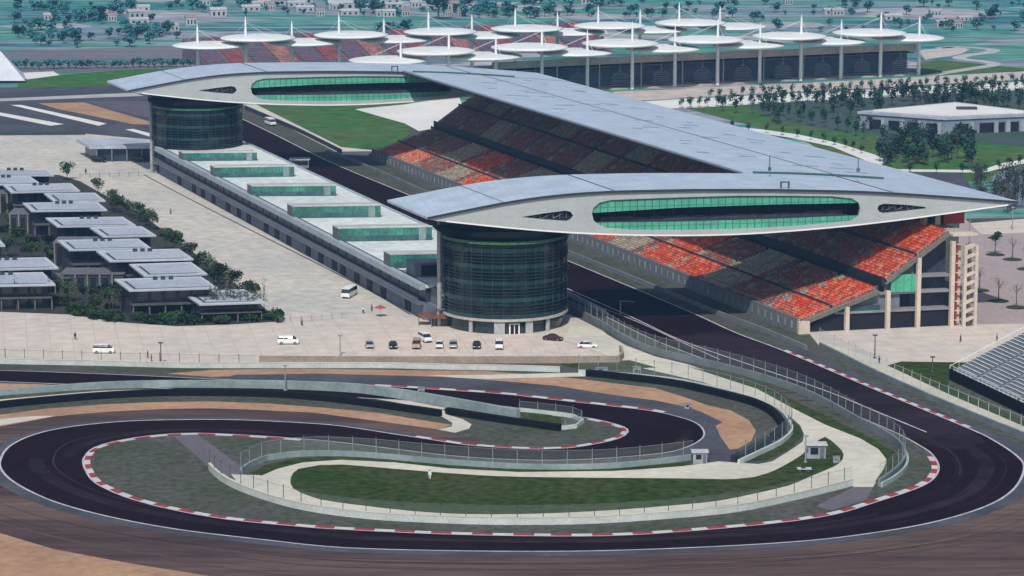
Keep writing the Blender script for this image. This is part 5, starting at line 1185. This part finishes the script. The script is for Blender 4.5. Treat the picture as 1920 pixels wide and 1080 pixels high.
for i in range(26):
    u = rg.uniform(1830, 1925); v = rg.uniform(345, 400)
    put(TPd[i % 2], G(u, v), 'dull half-bare tree clustered by the pond behind the wing tip', 'half-bare trees by the pond', .6 + .5 * rg.random())
# trees of the car park and the fields
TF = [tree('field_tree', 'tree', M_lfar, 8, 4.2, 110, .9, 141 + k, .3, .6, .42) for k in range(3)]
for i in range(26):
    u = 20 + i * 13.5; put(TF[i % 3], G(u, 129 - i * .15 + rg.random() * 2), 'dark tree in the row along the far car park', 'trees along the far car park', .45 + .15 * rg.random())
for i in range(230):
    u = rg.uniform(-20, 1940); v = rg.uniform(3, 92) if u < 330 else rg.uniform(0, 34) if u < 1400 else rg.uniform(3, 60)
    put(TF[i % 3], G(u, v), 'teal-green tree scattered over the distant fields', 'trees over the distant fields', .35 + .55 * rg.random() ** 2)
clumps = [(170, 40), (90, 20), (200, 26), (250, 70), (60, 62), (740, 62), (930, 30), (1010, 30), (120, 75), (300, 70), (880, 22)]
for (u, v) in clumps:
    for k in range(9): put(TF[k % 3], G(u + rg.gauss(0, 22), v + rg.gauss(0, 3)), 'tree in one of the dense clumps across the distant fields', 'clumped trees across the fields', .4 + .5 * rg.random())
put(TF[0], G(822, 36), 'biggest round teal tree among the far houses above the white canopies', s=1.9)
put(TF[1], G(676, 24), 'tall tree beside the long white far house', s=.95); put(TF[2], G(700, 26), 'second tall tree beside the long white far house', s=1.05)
# ------------------------------------------------------------------ distant houses
M_hw = mat('far_house_wall', (.36, .40, .42), .8, .08, .1); M_hr = mat('far_house_roof', (.38, .37, .38), .8, .1, .1); M_hr2 = mat('far_house_roof_red', (.26, .2, .2), .8, .1, .1)
def house(w_, d_, h_, roof):
    t = thing('far_house', 'x', 'house'); mb = MB(); mb.bx(-w_ / 2, w_ / 2, -d_ / 2, d_ / 2, 0, h_); lpart(mb, 'wall', M_hw, t)
    mb = MB(); a, b = w_ / 2 + .4, d_ / 2 + .4; mb.mesh([(-a, -b, h_), (a, -b, h_), (a, b, h_), (-a, b, h_), (-a, 0, h_ + d_ * .28), (a, 0, h_ + d_ * .28)], [(0, 1, 5, 4), (2, 3, 4, 5), (0, 4, 3), (1, 2, 5), (3, 2, 1, 0)]); lpart(mb, 'roof', roof, t)
    for k in range(3):
        mb = MB(); x = -w_ / 2 + w_ * (k + .5) / 3.3; mb.bx(x, x + w_ * .12, -d_ / 2 - .06, -d_ / 2, 1, h_ * .7); lpart(mb, 'window', M_dark, t)
    return t
HS = [house(14, 8, 6, M_hr), house(22, 9, 5, M_hw), house(10, 8, 7, M_hr2)]
hp = [(483, 14), (508, 19), (571, 21), (632, 18), (674, 10), (738, 15), (780, 13), (865, 30), (497, 90), (816, 78), (1781, 47), (1673, 37), (1753, 29), (1477, 8), (263, 20), (323, 57), (297, 59), (260, 44), (93, 37), (210, 39), (470, 20), (495, 11), (600, 30), (655, 28), (715, 30), (760, 30), (555, 12), (1765, 50), (1795, 52), (1560, 26), (1570, 28), (640, 10), (690, 16)]
for i, (u, v) in enumerate(hp): put(HS[(i * 2) % 3 if i != 8 else 1], G(u, v), 'pale low house far off beyond the white canopies', 'distant pale houses', .42, rz=.2 + .1 * rg.random())
for i in range(16):
    u = rg.uniform(380, 960) if i < 8 else rg.uniform(0, 1920); v = rg.uniform(6, 40) if i < 8 else rg.uniform(4, 50)
    if i >= 8 and 960 < u < 1400: v = rg.uniform(2, 10)
    put(HS[i % 3], G(u, v), 'small pale house scattered in the hazy countryside', 'houses scattered in the countryside', .3 + .35 * rg.random(), rz=.2 + .2 * rg.random())
# white pavilions under the rear canopies
for i, (u, v) in enumerate([(660, 94), (700, 92), (815, 88), (870, 82), (905, 84), (1110, 76), (960, 78), (500, 97)]):
    put(HS[1], G(u, v), 'white-walled kiosk building below the rear canopies', 'kiosks below the rear canopies', .6, rz=.1)
# dark raised hedge masses of the paddock (clipped)
# ------------------------------------------------------------------ vehicles
M_blk = mat('car_black', (.012, .012, .016), .3, .1, .5); M_cw = mat('car_white', (.72, .73, .72), .35, .03, .5); M_cs = mat('car_silver', (.38, .42, .42), .3, .04, .5, metal=.3)
M_ct = mat('car_tan', (.42, .25, .15), .4, .05, .5); M_cr = mat('car_dark_red', (.06, .012, .015), .35, .05, .5); M_glz = mat('car_glass', (.02, .03, .04), .08, .1, .5, spec=.7)
M_wheel = mat('wheel_rubber', (.015, .015, .016), .7, .1, 2); M_rim = mat('wheel_rim', (.35, .36, .38), .3, .05, 2, metal=.7); M_lampw = mat('headlight_glass', (.7, .72, .72), .1, .02, 1); M_lampr = mat('tail_light', (.4, .02, .02), .2, .02, 1)
def loft(secs, mi=0):                              # sections (y, z0, z1, halfwidth low, halfwidth high)
    mb = MB(); vs = []
    for (y, z0, z1, w0, w1) in secs:
        c = min(.1, (z1 - z0) * .2); vs += [(-w0, y, z0), (-w0 - .02, y, (z0 + z1) / 2), (-w1, y, z1 - c), (-w1 + c, y, z1), (w1 - c, y, z1), (w1, y, z1 - c), (w0 + .02, y, (z0 + z1) / 2), (w0, y, z0)]
    n = 8; fs = []
    for i in range(len(secs) - 1):
        for k in range(n): fs.append((i * n + k, i * n + (k + 1) % n, (i + 1) * n + (k + 1) % n, (i + 1) * n + k))
    fs += [tuple(range(n - 1, -1, -1)), tuple(range((len(secs) - 1) * n, len(secs) * n))]
    mb.mesh(vs, fs); return mb
def car(kind, paint, label, p, rz, name=None, cat='car', group=None):
    t = thing(name or {'sedan': 'parked_car', 'van': 'parked_van', 'bus': 'minibus'}[kind], label, cat, group, tuple(p), rz); t.rotation_euler.z = rz
    if kind == 'sedan':
        body = [(-2.25, .35, .62, .72, .62), (-2.1, .25, .78, .84, .8), (-1.2, .22, .88, .88, .84), (-.2, .22, .95, .88, .86), (1.3, .22, .96, .88, .86), (2.05, .25, .92, .85, .8), (2.25, .35, .72, .75, .68)]
        gl = [(-1.1, .85, .93, .8, .74), (-.45, .9, 1.36, .8, .62), (.2, .92, 1.42, .8, .64), (1.0, .92, 1.36, .8, .62), (1.65, .9, .98, .78, .7)]; rf_ = [(-.5, 1.37, 1.41, .56, .55), (.2, 1.42, 1.47, .6, .58), (.95, 1.36, 1.4, .56, .55)]; L2, wr = 1.4, .32
    elif kind == 'van':
        body = [(-2.35, .4, .95, .78, .74), (-2.2, .3, 1.1, .88, .84), (-1.5, .28, 1.3, .9, .88), (2.2, .28, 1.35, .9, .88), (2.35, .35, 1.25, .86, .84)]
        gl = [(-1.75, 1.2, 1.3, .84, .8), (-.95, 1.25, 1.86, .86, .76), (2.15, 1.3, 1.86, .86, .76), (2.28, 1.25, 1.6, .82, .76)]; rf_ = [(-1.0, 1.86, 1.93, .74, .72), (0, 1.9, 2.0, .78, .74), (2.15, 1.86, 1.93, .74, .72)]; L2, wr = 1.5, .34
    else:
        body = [(-3.4, .45, 1.2, 1.0, .98), (-3.3, .35, 1.4, 1.05, 1.02), (3.3, .35, 1.4, 1.05, 1.02), (3.4, .45, 1.35, 1.0, .98)]
        gl = [(-3.32, 1.35, 1.45, 1.0, .98), (-2.9, 1.38, 2.35, 1.01, .95), (3.25, 1.38, 2.35, 1.01, .95), (3.34, 1.38, 2.0, .98, .95)]; rf_ = [(-2.95, 2.3, 2.42, .97, .93), (0, 2.36, 2.52, .99, .93), (3.25, 2.3, 2.42, .97, .93)]; L2, wr = 2.1, .42
    W_ = body[2][3] if kind != 'bus' else 1.03
    lpart(loft(body), 'body', paint, t, bevel=.03); lpart(loft(gl), 'windows', M_glz, t); lpart(loft(rf_), 'roof', paint, t)
    for sx_ in (-1, 1):
        for sy_ in (-1, 1):
            mb = MB(); mb.tube((sx_ * (W_ - .2), sy_ * L2, wr), (sx_ * (W_ + .03), sy_ * L2, wr), wr, 14); w__ = lpart(mb, 'wheel', M_wheel, t)
            mb = MB(); mb.tube((sx_ * (W_ + .031), sy_ * L2, wr), (sx_ * (W_ + .05), sy_ * L2, wr), wr * .55, 10); lpart(mb, 'rim', M_rim, w__)
        mb = MB(); y0 = body[0][0]; mb.bx(sx_ * .55 - .17, sx_ * .55 + .17, y0 - .03, y0 + .12, .58, .74); lpart(mb, 'headlight', M_lampw, t)
        mb = MB(); y1_ = body[-1][0]; mb.bx(sx_ * .58 - .14, sx_ * .58 + .14, y1_ - .1, y1_ + .03, .62, .8); lpart(mb, 'tail_light', M_lampr, t)
        if kind != 'bus':
            mb = MB(); mb.bx(sx_ * (W_ + .08) - .1, sx_ * (W_ + .08) + .1, -.95, -.8, .95, 1.1); lpart(mb, 'mirror', paint, t)
    mb = MB(); y0 = body[0][0]; mb.bx(-.6, .6, y0 - .02, y0 + .1, .32, .5); lpart(mb, 'grille', M_blk, t)
    for k in (-.32, .32):                           # pillars break the glass
        mb = MB()
        for sx_ in (-1, 1): mb.box((sx_ * (gl[1][3] - .01) - .03, k * 2.2, gl[1][1] + .05), (.06, 0, 0), (0, .09, 0), (-sx_ * (gl[1][3] - gl[1][4]), 0, gl[1][2] - gl[1][1] - .08))
        lpart(mb, 'pillar', paint, t)
    return t
H = PI / 2
car('van', M_cw, 'white van driving left on the road above the fence at left', G(195, 662), H, 'moving_van', 'van')
car('van', M_cw, 'white van with its dark side door showing, alone on the plaza road', G(541, 645), H, 'moving_van', 'van')
car('bus', M_cw, 'white minibus on the paddock yard beside the garages', G(655, 556), -.25, cat='bus')
car('sedan', M_cs, 'small silver car, leftmost of the row by the near tower', G(693, 651), .1)
car('sedan', M_blk, 'black car, second from the left in the parked row', G(737, 652), .1)
car('van', M_ct, 'tan van in the middle of the parked row', G(781, 652), 0, cat='van')
car('van', M_cw, 'white van parked behind the tan van, near the awnings', G(797, 640), .4, cat='van')
car('sedan', M_cw, 'white car just right of the tan van', G(824, 651), 0)
car('sedan', M_cs, 'silver-green car between the white car and the black car before the tower', G(850, 651), 0)
car('sedan', M_blk, 'black car parked before the tower, left of the white van', G(894, 652), 0)
car('van', M_cw, 'white van parked right before the tower entrance', G(936, 653), 0, cat='van')
car('sedan', M_cr, 'dark red car to the right of the tower entrance', G(1037, 638), 1.2)
car('sedan', M_cw, 'white car standing sideways at the right corner of the parking area', G(1101, 652), H)
car('van', M_blk, 'dark van beside the low service building at far left', G(186, 304), 1.2, cat='van')
car('van', M_blk, 'dark van by the foot of the far tower', G(262, 304), 1.3, cat='van')
car('bus', M_cw, 'white van-like bus at the far end of the straight by the outfield', G(507, 234), .4, 'white_bus', 'bus')
# ------------------------------------------------------------------ people
M_skin = mat('skin', (.45, .28, .2), .6, .03, 2); M_hair = mat('hair', (.02, .015, .012), .7)
def person(label, p, rz, shirt, legs, stride=.15):
    t = thing('person', label, 'person', 'people around the paddock', tuple(p), rz); t.rotation_euler.z = rz
    V = [(0, 0, .95), (0, 0, 1.15), (0, 0, 1.38), (0, 0, 1.5), (0, -.02, 1.62), (.19, 0, 1.4), (.25, .03, 1.13), (.25, -.08, .88), (-.19, 0, 1.4), (-.25, -.03, 1.13), (-.25, -.12, .9), (.1, 0, .9), (.11, -stride * .5, .5), (.11, -stride * .4, .09), (.11, -stride - .12, .04), (-.1, 0, .9), (-.11, stride * .4, .5), (-.11, stride, .09), (-.11, stride - .16, .04), (0, -.01, 1.72), (.25, -.12, .79), (-.25, -.16, .81)]
    E_ = [(0, 1), (1, 2), (2, 3), (3, 4), (4, 19), (2, 5), (5, 6), (6, 7), (7, 20), (2, 8), (8, 9), (9, 10), (10, 21), (0, 11), (11, 12), (12, 13), (13, 14), (0, 15), (15, 16), (16, 17), (17, 18)]
    R_ = [.16, .14, .16, .06, .1, .07, .05, .035, .07, .05, .035, .1, .07, .045, .04, .1, .07, .045, .04, .08, .035, .035]
    me = bpy.data.meshes.new('body'); me.from_pydata(V, E_, []); o = bpy.data.objects.new('body', me); C.objects.link(o); o.parent = t
    m = o.modifiers.new('skin', 'SKIN')
    if not me.skin_vertices: me.attributes  # created with the modifier below
    import bmesh
    bm = bmesh.new(); bm.from_mesh(me); ly = bm.verts.layers.skin.verify(); bm.verts.ensure_lookup_table()
    for i, r in enumerate(R_): bm.verts[i][ly].radius = (r, r * (.75 if i in (0, 1, 2) else 1)); 
    bm.verts[0][ly].use_root = True; bm.to_mesh(me); bm.free()
    s2 = o.modifiers.new('sub', 'SUBSURF'); s2.levels = 1; s2.render_levels = 1; me.materials.append(M_skin)
    mb = MB(); mb.lathe([(.2, .92), (.19, 1.1), (.215, 1.35), (.16, 1.46), (.07, 1.5)], 12, sy=.72)
    for s_ in (-1, 1): mb.tube((s_ * .18, 0, 1.42), (s_ * .25, .02 * s_, 1.12), .085, 8, .065); mb.tube((s_ * .25, .02 * s_, 1.14), (s_ * .25, -.09, .92), .065, 8, .05)
    lpart(mb, 'shirt', shirt, t)
    mb = MB()
    mb.lathe([(.02, .8), (.19, .84), (.2, .97)], 12, sy=.75)
    for s_, k, f in ((1, -stride * .5, -stride * .4), (-1, stride * .4, stride)): mb.tube((s_ * .1, 0, .92), (s_ * .11, k, .5), .115, 8, .085); mb.tube((s_ * .11, k, .52), (s_ * .11, f, .1), .085, 8, .065)
    lpart(mb, 'trousers', legs, t)
    mb = MB(); mb.lathe([(.01, 1.83), (.07, 1.81), (.11, 1.74), (.115, 1.66), (.1, 1.62)], 12, c=(0, .015)); lpart(mb, 'hair', M_hair, t)
    return t
M_cd = mat('cloth_dark', (.02, .02, .03), .8); M_cn = mat('cloth_navy', (.03, .04, .09), .8); M_cg = mat('cloth_grey', (.2, .2, .22), .8); M_cwh = mat('cloth_white', (.7, .7, .7), .8); M_crd = mat('cloth_red', (.4, .04, .04), .8)
for (u, v, l, s_, g_, rz) in [(141, 637, 'person in dark clothes alone on the open road at left', M_cd, M_cd, .5), (277, 672, 'person in navy beside the fence near the tall post', M_cn, M_cd, 1.2), (284, 679, 'person in black just below the one in navy by the fence', M_cd, M_cd, 2.0),
    (566, 611, 'person in grey by the end of the crowd barriers', M_cg, M_cd, 0), (1648, 682, 'person in dark clothes on the path below the right plaza', M_cd, M_cd, .3), (1801, 642, 'person in black on the right plaza, left of another', M_cd, M_cd, 1), (1869, 641, 'person in grey on the right plaza toward the edge', M_cg, M_cd, 2),
    (161, 326, 'person walking far off beyond the pavilions', M_cd, M_cd, 0), (320, 402, 'person standing by the yard drain line', M_cg, M_cd, 1), (681, 588, 'person in pale shirt left of the red parasol', M_cwh, M_cn, 0), (697, 584, 'person by the red parasol, nearer the garages', M_crd, M_cd, 1), (806, 899, 'person in white standing on the infield lawn', M_cwh, M_cwh, 0), (1237, 650, 'person on the service road beside the pit exit fence', M_cd, M_cn, 1)]:
    person(l, G(u, v), rz, s_, g_)
# ------------------------------------------------------------------ small fixtures
t = thing('parasol', 'red parasol standing before the garages near the tower', 'parasol', None, tuple(G(713, 594)))
mb = MB(); mb.lathe([(1.4, 2.2), (.05, 2.8)], 8); mb.lathe([(1.35, 2.15), (.05, 2.7)], 8); lpart(mb, 'canopy', mat('parasol_red', (.45, .06, .08), .8), t); mb = MB(); mb.tube((0, 0, 0), (0, 0, 3), .05, 6); mb.lathe([(.35, 0), (.35, .08), (.02, .1)], 10); lpart(mb, 'pole', M_steel, t)
def pole(u, v, h, lab, m=M_postd, arm=True):
    t = thing('lamp_post', lab, 'lamp post', None, tuple(G(u, v))); mb = MB(); mb.tube((0, 0, 0), (0, 0, h), .16, 7, .1); mb.lathe([(.35, 0), (.35, .3), (.16, .35)], 8); lpart(mb, 'pole', m, t)
    mb = MB(); mb.box((-.5, -.25, h), (1.0, 0, 0), (0, .5, 0), (0, 0, .25)); lpart(mb, 'lamp_head', m, t)
pole(302, 683, 4.6, 'dark post by the fence right of the two people'); pole(535, 733, 5.2, 'slim grey post rising from the barrier across the upper track', M_postg)
pole(1640, 672, 5.0, 'post on the right plaza beside the person'); pole(638, 668, 4.5, 'post at the retaining wall by the parking area', M_postg); pole(1748, 698, 3.2, 'short post on the green bank by the bleachers'); pole(1510, 868, 5.0, 'slim post beside the white-roofed timing cabin', M_postg)
pole(1817, 470, 12.5, 'tall mast under the tip of the near wing', M_postg); pole(1898, 430, 6, 'slim post under the very tip of the near wing', M_postg)
def hut(u, v, w_, d_, h_, lab, rz=0, name='marshal_hut', plain=False):
    t = thing(name, lab, 'hut', 'small huts by the track', tuple(G(u, v)), rz); t.rotation_euler.z = rz
    mb = MB(); mb.bx(-w_ / 2, w_ / 2, -d_ / 2, d_ / 2, 0, h_); lpart(mb, 'wall', mat('hut_wall', (.30, .33, .35), .6, .1, .5), t)
    mb = MB(); e = .04 if plain else .3; mb.bx(-w_ / 2 - e, w_ / 2 + e, -d_ / 2 - e, d_ / 2 + e, h_, h_ + .15); lpart(mb, 'roof', M_steel if plain else mat('hut_roof', (.48, .5, .5), .6), t)
    mb = MB(); mb.bx(-w_ * .3, w_ * .1, -d_ / 2 - .03, -d_ / 2, .9, h_ - .4); lpart(mb, 'window', M_dark, t)
    mb = MB(); mb.bx(w_ * .2, w_ * .42, -d_ / 2 - .03, -d_ / 2, .05, h_ - .4); lpart(mb, 'door', mat('hut_door', (.12, .13, .15), .6), t)
    return t
hut(1312, 868, 2.6, 2.0, 2.2, 'small white-roofed hut beside the end of the broken tyre wall'); hut(1529, 858, 3.6, 2.6, 2.6, 'white-roofed timing cabin on the pale road between the lawns', name='timing_cabin')
hut(1194, 705, 1.7, 1.4, 1.9, 'tiny hut behind the tyre wall by the corner of the lawn', plain=True); hut(1128, 699, 2.6, 1.0, 1.0, 'low grey box behind the start of the tyre wall', plain=True); hut(1568, 868, 1.2, 1.0, 1.1, 'knee-high box right of the timing cabin', plain=True); hut(1508, 884, 2.0, .8, .5, 'flat white box on the grass below the timing cabin')
hut(790, 741, 1.4, 1.0, 1.5, 'tiny hut behind the grey-green barrier', plain=True); hut(1290, 766, 1.4, .9, .8, 'dark low box on the edge of the gravel by the small hairpin', plain=True).children[0].data.materials[0] = M_tyre
t = thing('light_gantry', 'dark signal gantry on the pit wall beside the straight', 'gantry', None, tuple(G(1163, 592)))
mb = MB(); mb.tube((0, 0, 0), (0, 0, 3.6), .18, 6); mb.tube((0, 0, 3.5), (3.2, -1.2, 3.5), .14, 5); lpart(mb, 'frame', M_steel, t)
mb = MB(); mb.box((1.2, -.6, 2.9), (1.8, -.7, 0), (.1, .25, 0), (0, 0, .6)); lpart(mb, 'signal_board', M_dark, t)
t = thing('pit_booth', 'small glazed timing booth on the pit wall beyond the near wing', 'booth', None, tuple(G(562, 314)))
mb = MB(); mb.bx(-3, 3, -2, 2, 0, 2.6); lpart(mb, 'wall', mat('booth_wall', (.2, .25, .3), .5), t); mb = MB(); mb.bx(-3.3, 3.3, -2.3, 2.3, 2.6, 2.85); lpart(mb, 'roof', M_proof, t); mb = MB(); mb.bx(-2.7, 2.7, -2.05, -2, 1, 2.2); lpart(mb, 'window', M_dark, t)
# low link buildings between the pavilions
for (u, v, w_, d_, h_, lab) in [(60, 440, 12, 10, 5.5, 'dark two-storey link block left of the sixth pavilion'), (150, 500, 13, 9, 6.0, 'dark link block with tall openings below the long pavilion roof'), (175, 545, 15, 8, 4.0, 'low dark link block above the curved garden wall'), (95, 545, 9, 6, 3.0, 'small pale link block between the lower pavilions'), (20, 400, 10, 8, 5.5, 'dark link block left of the fifth pavilion'), (330, 590, 19, 7, 3.3, 'colonnaded dark block below the second-nearest pavilion')]:
    p = G(u, v); t = thing('link_building', lab, 'building', 'link buildings between the pavilions', tuple(p))
    mb = MB(); mb.bx(-w_ / 2, w_ / 2, 0, d_, 0, h_); lpart(mb, 'wall', M_pvw, t); mb = MB(); mb.bx(-w_ / 2 - .3, w_ / 2 + .3, -.3, d_ + .3, h_, h_ + .3); lpart(mb, 'roof', mat('link_roof', (.13, .13, .15), .7, .1, .3), t)
    for k in range(5):
        mb = MB(); x = -w_ / 2 + w_ * (k + .25) / 5; mb.bx(x, x + w_ * .1, -.06, 0, .3, h_ - .8); lpart(mb, 'window', M_dark, t)
        mb = MB(); x = -w_ / 2 + w_ * (k) / 5; mb.bx(x, x + .35, -.5, -.1, 0, h_); lpart(mb, 'column', mat('link_column', (.24, .22, .19), .7), t)
# ------------------------------------------------------------------ air
hz = bpy.data.materials.new('haze'); hz.use_nodes = True; t_ = hz.node_tree; t_.nodes.remove(t_.nodes['Principled BSDF'])
pv = t_.nodes.new('ShaderNodeVolumePrincipled'); pv.inputs['Density'].default_value = .00011; pv.inputs['Color'].default_value = (.2, .44, .8, 1); pv.inputs['Anisotropy'].default_value = 0.0
t_.links.new(pv.outputs[0], t_.nodes['Material Output'].inputs['Volume'])
mb = MB(); mb.bx(-3050, 3050, -350, 5050, -1, 131.5); o = mb.build('haze', hz); tag(o, kind='stuff')
